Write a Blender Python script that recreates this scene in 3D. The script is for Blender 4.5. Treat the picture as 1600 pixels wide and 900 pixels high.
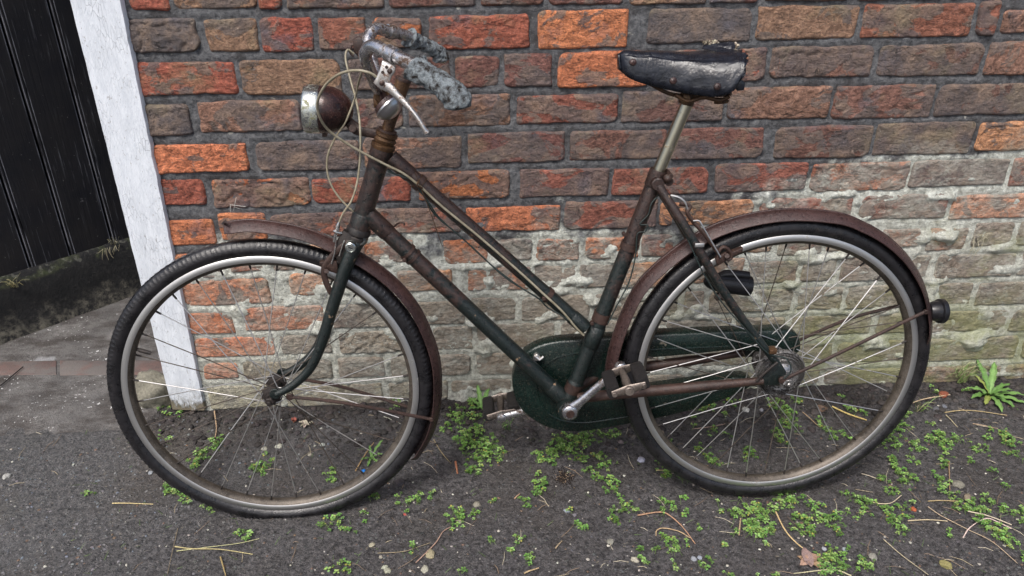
import bpy, math, random
import numpy as np
from mathutils import Vector, Matrix, noise
random.seed(7)
for o in list(bpy.data.objects): bpy.data.objects.remove(o, do_unlink=True)
scn = bpy.context.scene
COL = scn.collection
R = math.radians

# ------------------------------------------------------------------ camera
F_PX, PITCH, YAW, ROLL, CD, CH = 1267.2, 0.501, 0.0556, -0.0058, 1.7748, 1.3085
fw = Vector((math.sin(YAW)*math.cos(PITCH), math.cos(YAW)*math.cos(PITCH), -math.sin(PITCH)))
r0 = Vector((math.cos(YAW), -math.sin(YAW), 0)); u0 = r0.cross(fw)
CR = r0*math.cos(ROLL) + u0*math.sin(ROLL); CU = CR.cross(fw)
CO = Vector((0, -CD, CH))
cam = bpy.data.cameras.new('camera'); co = bpy.data.objects.new('camera', cam); COL.objects.link(co)
co.matrix_world = Matrix(((CR.x, CU.x, -fw.x, CO.x), (CR.y, CU.y, -fw.y, CO.y), (CR.z, CU.z, -fw.z, CO.z), (0, 0, 0, 1)))
cam.sensor_width = 36; cam.lens = F_PX/1600*36; cam.clip_start = .02; cam.clip_end = 600
scn.camera = co

# ------------------------------------------------------------------ sky and sun (overcast)
w = bpy.data.worlds.new('World'); scn.world = w; w.use_nodes = True
wn = w.node_tree; bg = wn.nodes['Background']
sky = wn.nodes.new('ShaderNodeTexSky'); sky.sky_type = 'NISHITA'; sky.sun_disc = False
SUN_EL, SUN_ROT = R(58), R(208)
sky.sun_elevation = SUN_EL; sky.sun_rotation = SUN_ROT
sky.air_density = 1.0; sky.dust_density = 5.0; sky.ozone_density = 1.0
hsv = wn.nodes.new('ShaderNodeHueSaturation'); hsv.inputs['Saturation'].default_value = .95
wn.links.new(sky.outputs[0], hsv.inputs['Color']); wn.links.new(hsv.outputs[0], bg.inputs[0]); bg.inputs[1].default_value = .11
sl = bpy.data.lights.new('sun', 'SUN'); sl.energy = 1.5; sl.angle = R(12); sl.color = (1, .985, .965)
so = bpy.data.objects.new('sun', sl); COL.objects.link(so)
sd = Vector((math.sin(SUN_ROT)*math.cos(SUN_EL), math.cos(SUN_ROT)*math.cos(SUN_EL), math.sin(SUN_EL)))
so.rotation_euler = sd.to_track_quat('Z', 'Y').to_euler(); so.location = sd*8
scn.view_settings.view_transform = 'Standard'; scn.view_settings.look = 'None'
scn.view_settings.exposure = 0.80; scn.view_settings.gamma = 1

# ------------------------------------------------------------------ geometry of the place
def ray(px, py): return fw + CR*((px-800)/F_PX) - CU*((py-450)/F_PX)
def hit(px, py, c, n):
    d = ray(px, py); return CO + d*((c-CO).dot(n)/d.dot(n))
def WP(px, py, y=0.0): return hit(px, py, Vector((0, y, 0)), Vector((0, 1, 0)))     # point on the wall
def GP(px, py, z=0.0): return hit(px, py, Vector((0, 0, z)), Vector((0, 0, 1)))     # point on the ground

class Plane:                        # an upright plane of the bicycle: a forward, b up, n towards the street
    def __init__(s, c, az, tilt):
        s.c = Vector(c); s.n = Vector((math.sin(az)*math.cos(tilt), -math.cos(az)*math.cos(tilt), math.sin(tilt)))
        s.a = Vector((-math.cos(az), -math.sin(az), 0)); s.b = s.n.cross(s.a); s.b *= 1 if s.b.z > 0 else -1
    def w(s, a, b, off=0): return s.c + s.a*a + s.b*b + s.n*off
    def p(s, px, py, off=0): return hit(px, py, s.c + s.n*off, s.n)
    def loc(s, v): v = v-s.c; return v.dot(s.a), v.dot(s.b), v.dot(s.n)
RP = Plane((.6376, -.3771, .331), -.0032, .1)
FPn = Plane((-.4191, -.3666, .3147), .0307, .1)

# ------------------------------------------------------------------ mesh helpers
def smooth(me, ang=40):
    me.polygons.foreach_set('use_smooth', [True]*len(me.polygons))
    if ang is not None: me.set_sharp_from_angle(angle=R(ang))
class MB:
    def __init__(s): s.v = []; s.f = []; s.m = []; s.cur = 0
    def add(s, vs, fs):
        k = len(s.v); s.v += [tuple(v) for v in vs]; s.f += [tuple(i+k for i in f) for f in fs]; s.m += [s.cur]*len(fs); return s
    def tube(s, pts, rad, seg=12, cap=True, flat=None):
        pts = [Vector(p) for p in pts]; n = len(pts)
        if not hasattr(rad, '__len__'): rad = [rad]*n
        t0 = (pts[1]-pts[0]).normalized(); up = Vector((0, 0, 1)) if abs(t0.z) < .9 else Vector((1, 0, 0))
        if flat is not None: up = Vector(flat)
        x = t0.cross(up).normalized(); vs = []
        for i, p in enumerate(pts):
            t = (pts[min(i+1, n-1)]-pts[max(i-1, 0)]).normalized()
            x = (x - t*x.dot(t)).normalized(); y = t.cross(x)
            for k in range(seg):
                a = 2*math.pi*k/seg; rr = rad[i]
                rx, ry = rr if hasattr(rr, '__len__') else (rr, rr)
                vs.append(p + x*math.cos(a)*rx + y*math.sin(a)*ry)
        fs = [(i*seg+k, i*seg+(k+1) % seg, (i+1)*seg+(k+1) % seg, (i+1)*seg+k) for i in range(n-1) for k in range(seg)]
        if cap: fs += [tuple(range(seg))[::-1], tuple((n-1)*seg+k for k in range(seg))]
        return s.add(vs, fs)
    def lathe(s, prof, c, axis, seg=24, cap=False):     # prof: (distance along axis, radius)
        c = Vector(c); ax = Vector(axis).normalized()
        x = ax.cross(Vector((0, 0, 1)) if abs(ax.z) < .9 else Vector((1, 0, 0))).normalized(); y = ax.cross(x); vs = []
        for d, r in prof:
            for k in range(seg):
                a = 2*math.pi*k/seg; vs.append(c + ax*d + x*math.cos(a)*r + y*math.sin(a)*r)
        fs = [(i*seg+k, i*seg+(k+1) % seg, (i+1)*seg+(k+1) % seg, (i+1)*seg+k) for i in range(len(prof)-1) for k in range(seg)]
        if cap: fs += [tuple(range(seg))[::-1], tuple((len(prof)-1)*seg+k for k in range(seg))]
        return s.add(vs, fs)
    def cyl(s, a, b, r, seg=14):
        a = Vector(a); b = Vector(b); L = (b-a).length; e = min(r, L)*.15
        return s.lathe([(0, r-e), (e, r), (L-e, r), (L, r-e)], a, b-a, seg, True)
    def prism(s, poly, n, t, bev=.0015):   # poly of world points, thickness t along +n, bevelled front and back
        poly = [Vector(p) for p in poly]; n = Vector(n).normalized(); m = len(poly)
        c = sum(poly, Vector())/m; ar = sum(((poly[i]-c).cross(poly[(i+1) % m]-c)).dot(n) for i in range(m))
        if ar < 0: poly = poly[::-1]
        ins = []
        for i in range(m):
            d1 = (poly[i]-poly[i-1]).normalized(); d2 = (poly[(i+1) % m]-poly[i]).normalized()
            q = (n.cross(d1)+n.cross(d2)); q = q.normalized() if q.length > 1e-6 else n.cross(d1); ins.append(q)
        rings = []
        for d, k in ((0, bev), (bev*.35, bev*.35), (bev, 0), (t-bev, 0), (t-bev*.35, bev*.35), (t, bev)):
            rings.append([poly[i]+n*d+ins[i]*k for i in range(m)])
        vs = [p for r_ in rings for p in r_]
        fs = [(j*m+i, j*m+(i+1) % m, (j+1)*m+(i+1) % m, (j+1)*m+i) for j in range(5) for i in range(m)]
        fs += [tuple(range(m))[::-1], tuple(5*m+i for i in range(m))]
        return s.add(vs, fs)
    def box(s, c, x, y, z, b=.002):         # half-axis vectors
        c = Vector(c); x = Vector(x); y = Vector(y); z = Vector(z)
        return s.prism([c-x-y-z, c+x-y-z, c+x+y-z, c-x+y-z], z, z.length*2, b)
    def ball(s, c, r, seg=12):
        return s.lathe([(r*math.cos(math.pi*(1-i/8)), max(1e-4, r*math.sin(math.pi*i/8))) for i in range(9)], c, (0, 0, 1), seg)
    def build(s, name, mats, parent=None, sm=40, origin=None):
        me = bpy.data.meshes.new(name)
        org = Vector(origin) if origin is not None else (Vector(parent['_org']) if parent is not None and '_org' in parent else Vector())
        me.from_pydata([(v[0]-org.x, v[1]-org.y, v[2]-org.z) for v in s.v], [], s.f)
        mats = mats if isinstance(mats, (list, tuple)) else [mats]
        for m in mats: me.materials.append(m)
        if len(mats) > 1: me.polygons.foreach_set('material_index', s.m)
        if sm is not None: smooth(me, sm)
        me.update(); o = bpy.data.objects.new(name, me); COL.objects.link(o)
        if parent is not None:
            o.parent = parent; o['_org'] = tuple(org)
        else: o.location = org; o['_org'] = tuple(org)
        return o
def tag(o, label=None, cat=None, group=None, kind=None):
    for k, v in (('label', label), ('category', cat), ('group', group), ('kind', kind)):
        if v: o[k] = v
    return o
def empty(name, loc, label, cat, group=None):
    o = bpy.data.objects.new(name, None); COL.objects.link(o); o.location = loc; o['_org'] = tuple(loc); o.empty_display_size = .1
    return tag(o, label, cat, group)
def spline(pts, n=8):                       # Catmull-Rom through the points
    pts = [Vector(p) for p in pts]; P = [pts[0]*2-pts[1]]+pts+[pts[-1]*2-pts[-2]]; out = []
    for i in range(1, len(P)-2):
        for k in range(n):
            t = k/n; a, b, c, d = P[i-1], P[i], P[i+1], P[i+2]
            out.append(.5*((2*b)+(c-a)*t+(2*a-5*b+4*c-d)*t*t+(3*b-a-3*c+d)*t**3))
    return out+[pts[-1]]

# ------------------------------------------------------------------ materials
class NT:
    def __init__(s, name):
        s.m = bpy.data.materials.new(name); s.m.use_nodes = True; s.t = s.m.node_tree; s.b = s.t.nodes['Principled BSDF']
        s.tc = s.t.nodes.new('ShaderNodeNewGeometry').outputs['Position']
    def n(s, typ, **kw):
        x = s.t.nodes.new(typ)
        for k, v in kw.items(): setattr(x, k, v)
        return x
    def l(s, a, b): s.t.links.new(a, b)
    def put(s, sock, v):
        if isinstance(v, bpy.types.NodeSocket): s.l(v, sock)
        else:
            if sock.type == 'RGBA' and hasattr(v, '__len__') and len(v) == 3: v = (*v, 1)
            sock.default_value = v
    def scale(s, v, sc, off=None):
        m = s.n('ShaderNodeMapping'); s.l(v, m.inputs['Vector']); m.inputs['Scale'].default_value = sc
        if off is not None: s.put(m.inputs['Location'], off)
        return m.outputs[0]
    def noise(s, sc, det=6, rough=.6, v=None, out='Fac', dist=0, typ=None, lac=2):
        x = s.n('ShaderNodeTexNoise'); s.l(v or s.tc, x.inputs['Vector'])
        if typ: x.noise_type = typ; x.normalize = True
        x.inputs['Scale'].default_value = sc; x.inputs['Detail'].default_value = det; x.inputs['Roughness'].default_value = rough
        x.inputs['Distortion'].default_value = dist; x.inputs['Lacunarity'].default_value = lac
        return x.outputs[out]
    def voro(s, sc, v=None, feat='F1', out='Distance', rnd=1):
        x = s.n('ShaderNodeTexVoronoi', feature=feat); s.l(v or s.tc, x.inputs['Vector']); x.inputs['Scale'].default_value = sc
        x.inputs['Randomness'].default_value = rnd
        return x.outputs[out]
    def ramp(s, f, stops):
        x = s.n('ShaderNodeValToRGB'); s.put(x.inputs[0], f); e = x.color_ramp.elements
        while len(e) < len(stops): e.new(.5)
        for i, (p, c) in enumerate(stops):
            e[i].position = p; e[i].color = (*c, 1) if hasattr(c, '__len__') else (c, c, c, 1)
        return x.outputs[0]
    def rng(s, f, a, b, c=0, d=1, sm=False):
        x = s.n('ShaderNodeMapRange'); s.put(x.inputs[0], f)
        if sm: x.interpolation_type = 'SMOOTHSTEP'
        for i, q in enumerate((a, b, c, d)): s.put(x.inputs[i+1], q)
        return x.outputs[0]
    def mix(s, f, a, b, mode='MIX'):
        x = s.n('ShaderNodeMix', data_type='RGBA', blend_type=mode); s.put(x.inputs[0], f); s.put(x.inputs[6], a); s.put(x.inputs[7], b)
        return x.outputs[2]
    def math(s, op, a, b=0.0, c=0.0):
        x = s.n('ShaderNodeMath', operation=op); s.put(x.inputs[0], a); s.put(x.inputs[1], b); s.put(x.inputs[2], c); return x.outputs[0]
    def sep(s, v=None):
        x = s.n('ShaderNodeSeparateXYZ'); s.l(v or s.tc, x.inputs[0]); return x.outputs
    def done(s, col=None, rough=None, metal=None, bump=None, dist=.002, strength=1, spec=None, coat=None):
        if col is not None: s.put(s.b.inputs['Base Color'], col)
        if rough is not None: s.put(s.b.inputs['Roughness'], rough)
        if metal is not None: s.put(s.b.inputs['Metallic'], metal)
        if spec is not None: s.put(s.b.inputs['Specular IOR Level'], spec)
        if coat is not None: s.put(s.b.inputs['Coat Weight'], coat)
        if bump is not None:
            b = s.n('ShaderNodeBump'); s.put(b.inputs['Height'], bump); b.inputs['Distance'].default_value = dist; b.inputs['Strength'].default_value = strength
            s.l(b.outputs[0], s.b.inputs['Normal'])
        return s.m

def lime_masks(s):
    """lime bloom and algae that rise from the foot of the wall, ragged with noise, higher to the right"""
    x, y, z = s.sep()
    big = s.noise(3.2, 5, .6)
    h = s.math('ADD', z, s.math('MULTIPLY', s.math('SUBTRACT', big, .5), -.42))
    h = s.math('SUBTRACT', h, s.math('ADD', s.rng(x, .50, .95, 0, .150, True), s.rng(x, -.5, .2, -.060, -.020)))
    h = s.math('ADD', h, s.math('MULTIPLY', s.math('SUBTRACT', s.noise(24, 4, .65), .5), .20))
    lime = s.rng(h, .565, .50, 0, 1, True)
    low = s.rng(h, .43, .24, 0, 1, True)
    dab = s.rng(s.noise(26, 6, .7), .40, .60)
    alg = s.math('MULTIPLY', s.rng(s.noise(6, 6, .65, s.scale(s.tc, (1, 1, 1.4), (3.1, 0, 7))), .50, .68, 0, 1, True), s.math('MULTIPLY', low, s.rng(x, .1, .9, .22, .9)))
    # greener towards the foot at the right end
    foot = s.math('MULTIPLY', s.rng(x, .55, .95, 0, 1, True), s.rng(z, .34, .18, 0, 1, True))
    alg = s.math('MAXIMUM', alg, s.math('MULTIPLY', foot, s.rng(s.noise(11, 5, .6), .35, .55)))
    return lime, low, dab, alg

def brick_mat():
    s = NT('brick_fired_clay'); oi = s.n('ShaderNodeObjectInfo')
    off = s.n('ShaderNodeCombineXYZ')
    for i, k in enumerate((37, 11, 53)): s.put(off.inputs[i], s.math('MULTIPLY', oi.outputs['Random'], float(k)))
    P = s.scale(s.tc, (1, 1, 1), off.outputs[0])
    Ps = s.scale(s.tc, (.78, 1, 1.12), off.outputs[0])
    base = oi.outputs['Color']; crust = oi.outputs['Alpha']
    n1 = s.noise(14, 8, .62, Ps, dist=.6); n2 = s.noise(48, 6, .7, Ps); n3 = s.noise(230, 4, .8, P); n4 = s.noise(110, 5, .8, Ps)
    c = s.mix(s.rng(n2, .35, .68, 0, 1), s.mix(1.0, base, (.68, .62, .60), 'MULTIPLY'), s.mix(1.0, base, (1.3, 1.2, 1.12), 'MULTIPLY'))
    c = s.mix(s.rng(n4, .36, .64), s.mix(1.0, c, (.60, .56, .55), 'MULTIPLY'), s.mix(1.0, c, (1.32, 1.28, 1.22), 'MULTIPLY'))
    # burnt crust: patches of grey purple skin over the clay
    thr = s.rng(crust, 0, 1, .68, .32)
    cm = s.rng(n1, s.math('SUBTRACT', thr, .012), s.math('ADD', thr, .012))
    crustc = s.ramp(s.noise(20, 6, .7, P), [(.32, (.050, .040, .042)), (.5, (.098, .066, .056)), (.66, (.175, .105, .075))])
    c = s.mix(s.math('MULTIPLY', cm, .82), c, crustc)
    # cooler and yellower blotches
    c = s.mix(s.rng(s.noise(9, 4, .6, P), .56, .72, 0, .5), c, (.20, .135, .075))
    c = s.mix(s.rng(s.noise(11, 4, .6, s.scale(P, (1, 1, 1), (5, 5, 5))), .58, .72, 0, .55), c, (.085, .070, .080))
    # soot and grit
    c = s.mix(s.rng(n3, .34, .46, .75, 0), c, (.028, .022, .022))
    c = s.mix(s.rng(n3, .62, .72, 0, .5), c, (.40, .31, .25))
    # cracks
    cr = s.noise(22, 5, .62, s.scale(P, (.5, 1, 1.5)), dist=1.2)
    crk = s.rng(s.math('ABSOLUTE', s.math('SUBTRACT', cr, .5)), .0, .012, 1, 0)
    crk = s.math('MULTIPLY', crk, s.rng(s.noise(17, 2, .5, P), .5, .62))
    c = s.mix(s.math('MULTIPLY', crk, .7), c, (.035, .028, .026))
    c = s.mix(1.0, c, (1.86, 2.28, 2.42), 'MULTIPLY')
    lime, low, dab, alg = lime_masks(s); x_ = s.sep()[0]
    c = s.mix(s.math('MULTIPLY', s.math('MULTIPLY', lime, dab), .38), c, (.50, .47, .40))
    lw = s.math('MULTIPLY', low, s.rng(x_, -.62, -.36, .10, 1))
    drab = s.mix(s.noise(7, 4, .6, P), s.mix(s.rng(n4, .3, .7), (.17, .125, .095), (.45, .35, .28)), s.mix(s.rng(n4, .3, .7), (.16, .145, .115), (.46, .43, .35)))
    c = s.mix(s.math('MULTIPLY', lw, s.rng(s.noise(9, 5, .65), .40, .60, .22, .90)), c, drab)
    wash = s.math('MULTIPLY', s.math('MULTIPLY', lime, s.rng(x_, -.62, -.36, .4, 1)), s.rng(s.noise(7, 7, .74, s.scale(s.tc, (1, 1, 1.6), (4, 0, 5))), .44, .60, 0, .62))
    c = s.mix(wash, c, s.mix(s.rng(n4, .32, .66), (.28, .265, .22), (.60, .585, .52)))
    spot = s.rng(s.noise(30, 7, .75, s.scale(s.tc, (1, 1, 1.5), (2, 0, 9))), .51, .60, 0, .78)
    spot = s.math('MULTIPLY', spot, s.rng(s.noise(5, 3, .6, s.scale(s.tc, (1, 1, 1), (7, 0, 2))), .38, .56))
    c = s.mix(s.math('MULTIPLY', s.math('MULTIPLY', lime, s.rng(x_, -.62, -.36, .5, 1)), spot), c, s.mix(s.rng(n4, .35, .65), (.36, .355, .31), (.62, .62, .55)))
    c = s.mix(s.math('MULTIPLY', alg, .72), c, s.mix(s.noise(40, 4, .6), (.12, .125, .045), (.38, .39, .17)))
    pits = s.rng(s.voro(85, Ps), .0, .35, 0, 1)
    hgt = s.math('ADD', s.math('ADD', s.math('MULTIPLY', n2, 1.0), s.math('MULTIPLY', n4, .55)), s.math('MULTIPLY', n3, .40))
    hgt = s.math('ADD', hgt, s.math('MULTIPLY', cm, .10)); hgt = s.math('SUBTRACT', hgt, s.math('MULTIPLY', crk, .8))
    hgt = s.math('ADD', hgt, s.math('MULTIPLY', pits, .18))
    return s.done(c, .93, 0, hgt, .012, 1.0, spec=.3)

def mortar_mat():
    s = NT('lime_and_cement_mortar')
    n1 = s.noise(12, 6, .65); n2 = s.noise(75, 6, .75); n3 = s.noise(260, 4, .8)
    c = s.mix(s.rng(n2, .33, .67), (.050, .051, .055), (.215, .212, .212))
    c = s.mix(s.rng(n1, .48, .66, 0, .8), c, (.048, .042, .040))
    c = s.mix(s.rng(n3, .63, .74, 0, .6), c, (.36, .35, .33))
    c = s.mix(s.rng(n3, .40, .28, 0, .7), c, (.015, .015, .015))
    spots = s.rng(s.noise(30, 2, .5, s.scale(s.tc, (1, 1, 2.2))), .70, .74, 0, .75)
    c = s.mix(spots, c, (.50, .47, .40))
    lime, low, dab, alg = lime_masks(s)
    c = s.mix(lime, c, s.mix(s.rng(n2, .32, .62), (.20, .195, .165), (.56, .57, .52)))
    c = s.mix(s.math('MULTIPLY', low, .30), c, s.mix(s.rng(n2, .35, .65), (.16, .145, .115), (.40, .38, .32)))
    c = s.mix(s.math('MULTIPLY', alg, .6), c, s.mix(s.noise(45, 4, .6), (.09, .10, .03), (.27, .29, .12)))
    c = s.mix(1.0, c, s.mix(lime, (1.18, 1.22, 1.26, 1), (1.55, 1.58, 1.58, 1)), 'MULTIPLY')
    h = s.math('ADD', n2, s.math('MULTIPLY', n3, .6))
    return s.done(c, .95, 0, h, .010, 1, spec=.2)

def white_paint():
    s = NT('flaking_white_paint'); x, y, z = s.sep()
    n = s.noise(60, 6, .7, s.scale(s.tc, (1, 1, .35))); f = s.noise(300, 3, .7)
    c = s.mix(s.rng(n, .35, .65), (.60, .64, .69), (.72, .76, .81))
    ck = s.voro(120, s.scale(s.tc, (1.2, 1, .35)), 'DISTANCE_TO_EDGE')
    ckm = s.math('MULTIPLY', s.rng(ck, .0, .02, 1, 0), s.rng(s.noise(13, 3, .5), .45, .6))
    c = s.mix(s.math('MULTIPLY', ckm, .42), c, (.22, .21, .20))
    sp = s.rng(s.noise(190, 2, .6, s.scale(s.tc, (1, 1, .5))), .66, .70); c = s.mix(s.math('MULTIPLY', sp, .55), c, (.28, .27, .26))
    lo = s.math('ADD', z, s.math('MULTIPLY', s.noise(22, 5, .7, s.scale(s.tc, (1.5, 1, .5))), -.20))
    bare = s.rng(lo, -.052, -.070)
    c = s.mix(bare, c, s.mix(n, (.10, .085, .06), (.27, .23, .17)))
    c = s.mix(s.math('MULTIPLY', s.rng(z, .11, .0, 0, .8), s.rng(s.noise(40, 5, .7), .40, .60)), c, (.17, .155, .10))
    h = s.math('ADD', s.math('ADD', n, s.math('MULTIPLY', ckm, -.6)), s.math('MULTIPLY', bare, -.8))
    return s.done(c, .6, 0, s.math('ADD', h, s.math('MULTIPLY', f, .2)), .003, .8)

def black_plank():
    s = NT('weathered_black_paint')
    g = s.noise(150, 5, .70, s.scale(s.tc, (1, 1, .035))); n = s.noise(9, 4, .6); sp = s.noise(150, 2, .6)
    c = s.mix(s.rng(n, .3, .7), (.0045, .0048, .008), (.012, .011, .012))
    c = s.mix(s.math('MULTIPLY', s.rng(g, .60, .67), s.rng(s.noise(6, 3, .6), .44, .58, 0, .8)), c, (.12, .125, .14))
    c = s.mix(s.rng(s.noise(32, 5, .7, s.scale(s.tc, (1, 1, 1), (8, 0, 3))), .68, .73, 0, .6), c, (.16, .16, .17))
    ea = s.n('ShaderNodeAttribute', attribute_name='tint').outputs['Fac']
    c = s.mix(s.math('MULTIPLY', ea, s.rng(s.noise(80, 5, .7, s.scale(s.tc, (1, 1, .12))), .38, .54, 0, .9)), c, (.17, .175, .20))  # pale seam highlights painted along plank edges and beads, broken up by noise
    c = s.mix(s.rng(sp, .72, .76, 0, .7), c, (.20, .20, .20))
    return s.done(c, .52, 0, s.math('ADD', g, s.math('MULTIPLY', sp, .15)), .0022, .8, spec=.35)

zl_ = .18
def bitumen():
    s = NT('bitumen_painted_concrete'); x, y, z = s.sep()
    n = s.noise(45, 7, .75); m = s.noise(12, 5, .6)
    c = s.mix(s.rng(n, .52, .72), (.0045, .0045, .005), (.024, .022, .020))
    lo = s.math('ADD', z, s.math('MULTIPLY', s.noise(18, 6, .7), -.22))
    c = s.mix(s.math('MULTIPLY', s.rng(lo, -.03, -.09), s.rng(n, .42, .60)), c, (.14, .128, .10))
    up = s.rng(s.math('ADD', z, s.math('MULTIPLY', m, .03)), zl_+.002, zl_+.014)
    c = s.mix(s.math('MULTIPLY', up, s.rng(s.noise(14, 5, .6), .54, .66, 0, .6)), c, s.mix(n, (.025, .035, .012), (.085, .10, .035)))
    c = s.mix(s.math('MULTIPLY', up, s.rng(s.noise(60, 3, .6), .55, .62, 0, .5)), c, (.12, .12, .10))
    return s.done(c, .85, 0, n, .008, 1)

def concrete():
    s = NT('worn_concrete'); n = s.noise(10, 7, .65); f = s.noise(160, 4, .7); b = s.noise(3, 3, .6)
    c = s.mix(s.rng(n, .3, .7), (.080, .076, .074), (.185, .177, .170))
    c = s.mix(s.rng(s.noise(7, 6, .7, s.scale(s.tc, (1, 2.2, 1), (2, 8, 0))), .46, .62, 0, .85), c, (.050, .043, .039))
    c = s.mix(s.rng(s.noise(38, 6, .75), .50, .64, 0, .6), c, (.060, .054, .050))
    c = s.mix(s.math('MULTIPLY', s.rng(s.noise(110, 2, .5), .66, .69), s.rng(s.noise(8, 3, .5), .48, .58)), c, (.58, .58, .57))
    c = s.mix(s.rng(f, .38, .27, 0, .5), c, (.04, .04, .04))
    c = s.mix(s.rng(s.noise(6, 2, .5, s.scale(s.tc, (1, 1, 1), (9, 1, 0))), .70, .74, 0, .5), c, (.42, .43, .44))
    return s.done(c, .9, 0, s.math('ADD', n, s.math('MULTIPLY', f, .5)), .009, 1, spec=.3)

def paver():
    s = NT('worn_red_paver'); n = s.noise(30, 6, .7); f = s.noise(200, 3, .7)
    c = s.mix(s.rng(n, .35, .65), (.095, .072, .066), (.150, .092, .080))
    c = s.mix(s.rng(s.noise(12, 6, .6), .42, .56, 0, .85), c, (.125, .115, .108))
    return s.done(c, .9, 0, s.math('ADD', n, s.math('MULTIPLY', f, .3)), .004, .9)

def ground_mat():   # soil shading to worn tarmac on the left
    s = NT('gritty_soil_and_old_tarmac'); x, y, z = s.sep()
    n = s.noise(5, 6, .6); f = s.noise(75, 6, .82); g = s.noise(270, 4, .85); v = s.voro(120)
    v2 = s.voro(120, out='Color')
    m = s.math('ADD', s.math('ADD', x, s.math('MULTIPLY', y, -.55)), s.math('MULTIPLY', s.math('SUBTRACT', n, .5), 1.3))
    soil = s.rng(m, -.95, .25, 0, 1, True)
    tar = s.mix(s.rng(f, .36, .64), (.056, .056, .058), (.215, .208, .204))
    tar = s.mix(s.rng(s.noise(3.5, 4, .6, s.scale(s.tc, (1, 1, 1), (4, 4, 0))), .46, .64, 0, .65), tar, (.115, .095, .075))
    tar = s.mix(s.math('MULTIPLY', s.rng(v, .42, .12), s.rng(v2, .45, .8, 0, .75)), tar, (.20, .21, .225))
    so_ = s.mix(s.rng(f, .37, .65), (.026, .024, .025), (.190, .178, .180))
    so_ = s.mix(s.rng(s.noise(4, 4, .6, s.scale(s.tc, (1, 1, 1), (1, 7, 0))), .5, .7, 0, .5), so_, (.075, .062, .052))
    c = s.mix(soil, tar, so_)
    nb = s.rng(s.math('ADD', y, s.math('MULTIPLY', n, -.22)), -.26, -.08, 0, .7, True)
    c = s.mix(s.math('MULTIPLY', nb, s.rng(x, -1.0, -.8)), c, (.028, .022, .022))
    c = s.mix(s.rng(g, .58, .68, 0, .65), c, (.33, .31, .29))
    c = s.mix(s.rng(g, .45, .36, 0, .8), c, (.012, .011, .012))
    chips = s.math('MULTIPLY', s.rng(s.noise(85, 2, .5, s.scale(s.tc, (1, 1.6, 1), (3, 3, 0))), .68, .71), s.rng(s.noise(5, 3, .5), .42, .6))
    c = s.mix(s.math('MULTIPLY', chips, .8), c, (.33, .29, .22))
    gm = s.math('MULTIPLY', s.rng(s.noise(4, 5, .6, s.scale(s.tc, (1, 1, 1), (6, 2, 0))), .55, .72), s.rng(f, .45, .6))
    c = s.mix(s.math('MULTIPLY', gm, .30), c, (.05, .062, .02))
    h = s.math('ADD', s.math('ADD', f, s.math('MULTIPLY', g, .45)), s.math('MULTIPLY', s.rng(v, 0, .5, .35, 0), .8))
    return s.done(c, s.rng(f, .3, .7, .55, .9), 0, h, .013, 1, spec=.4)

def attr_mat(name, rough=.85, bump=.002, sc=150, var=.35, spec=.3, trans=0):
    s = NT(name); a = s.n('ShaderNodeAttribute', attribute_name='tint').outputs['Color']; n = s.noise(sc, 5, .7)
    c = s.mix(1.0, a, s.mix(s.rng(n, .3, .7), (1-var,)*3, (1+var,)*3), 'MULTIPLY')
    s.done(c, rough, 0, n, bump, .8, spec=spec)
    if trans: s.b.inputs['Transmission Weight'].default_value = 0; s.b.inputs['Subsurface Weight'].default_value = trans; s.b.inputs['Subsurface Radius'].default_value = (.002, .004, .001); s.b.inputs['Subsurface Scale'].default_value = 1
    return s.m

def frame_paint(name='rusting_dark_green_enamel', bias=0.):
    s = NT(name); x, y, z = s.sep()
    n = s.noise(9, 6, .65); f = s.noise(120, 5, .75); g = s.noise(520, 2, .7)
    rust = s.mix(s.rng(f, .35, .65), (.010, .0065, .006), (.046, .025, .020))
    green = s.mix(s.rng(f, .3, .7), (.0028, .0060, .0062), (.0065, .0150, .0140))
    k = s.math('ADD', n, s.rng(z, .32, .78, -.23+bias, .19+bias))
    k = s.math('ADD', k, s.math('MULTIPLY', s.math('SUBTRACT', f, .5), .45))
    c = s.mix(s.rng(k, .47, .57), green, rust)
    c = s.mix(s.rng(g, .60, .70, 0, .6), c, (.13, .10, .085))
    chips = s.rng(s.noise(38, 4, .65), .67, .70); c = s.mix(s.math('MULTIPLY', chips, .8), c, (.28, .19, .12))
    return s.done(c, s.rng(f, .3, .7, .22, .48), .1, s.math('ADD', f, s.math('MULTIPLY', g, .6)), .0016, .9, spec=.6)

def rust_mat(name, lo, hi, sp=(.2, .12, .09), ra=.38, rb=.65, bump=.001, metal=.1, sc=120):
    s = NT(name); n = s.noise(14, 5, .6); f = s.noise(sc, 5, .75); g = s.noise(480, 2, .7)
    c = s.mix(s.rng(s.math('ADD', s.math('MULTIPLY', n, .5), s.math('MULTIPLY', f, .5)), .38, .62), lo, hi)
    c = s.mix(s.rng(g, .62, .70, 0, .6), c, sp); c = s.mix(s.rng(s.noise(33, 5, .7), .66, .69, 0, .55 if 'chaincase' in name else 0), c, (.22, .19, .15)); c = s.mix(s.rng(g, .4, .3, 0, .5), c, tuple(q*.3 for q in lo))
    return s.done(c, s.rng(f, .3, .7, ra, rb), metal, s.math('ADD', f, s.math('MULTIPLY', g, .5)), bump, .8)

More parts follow.
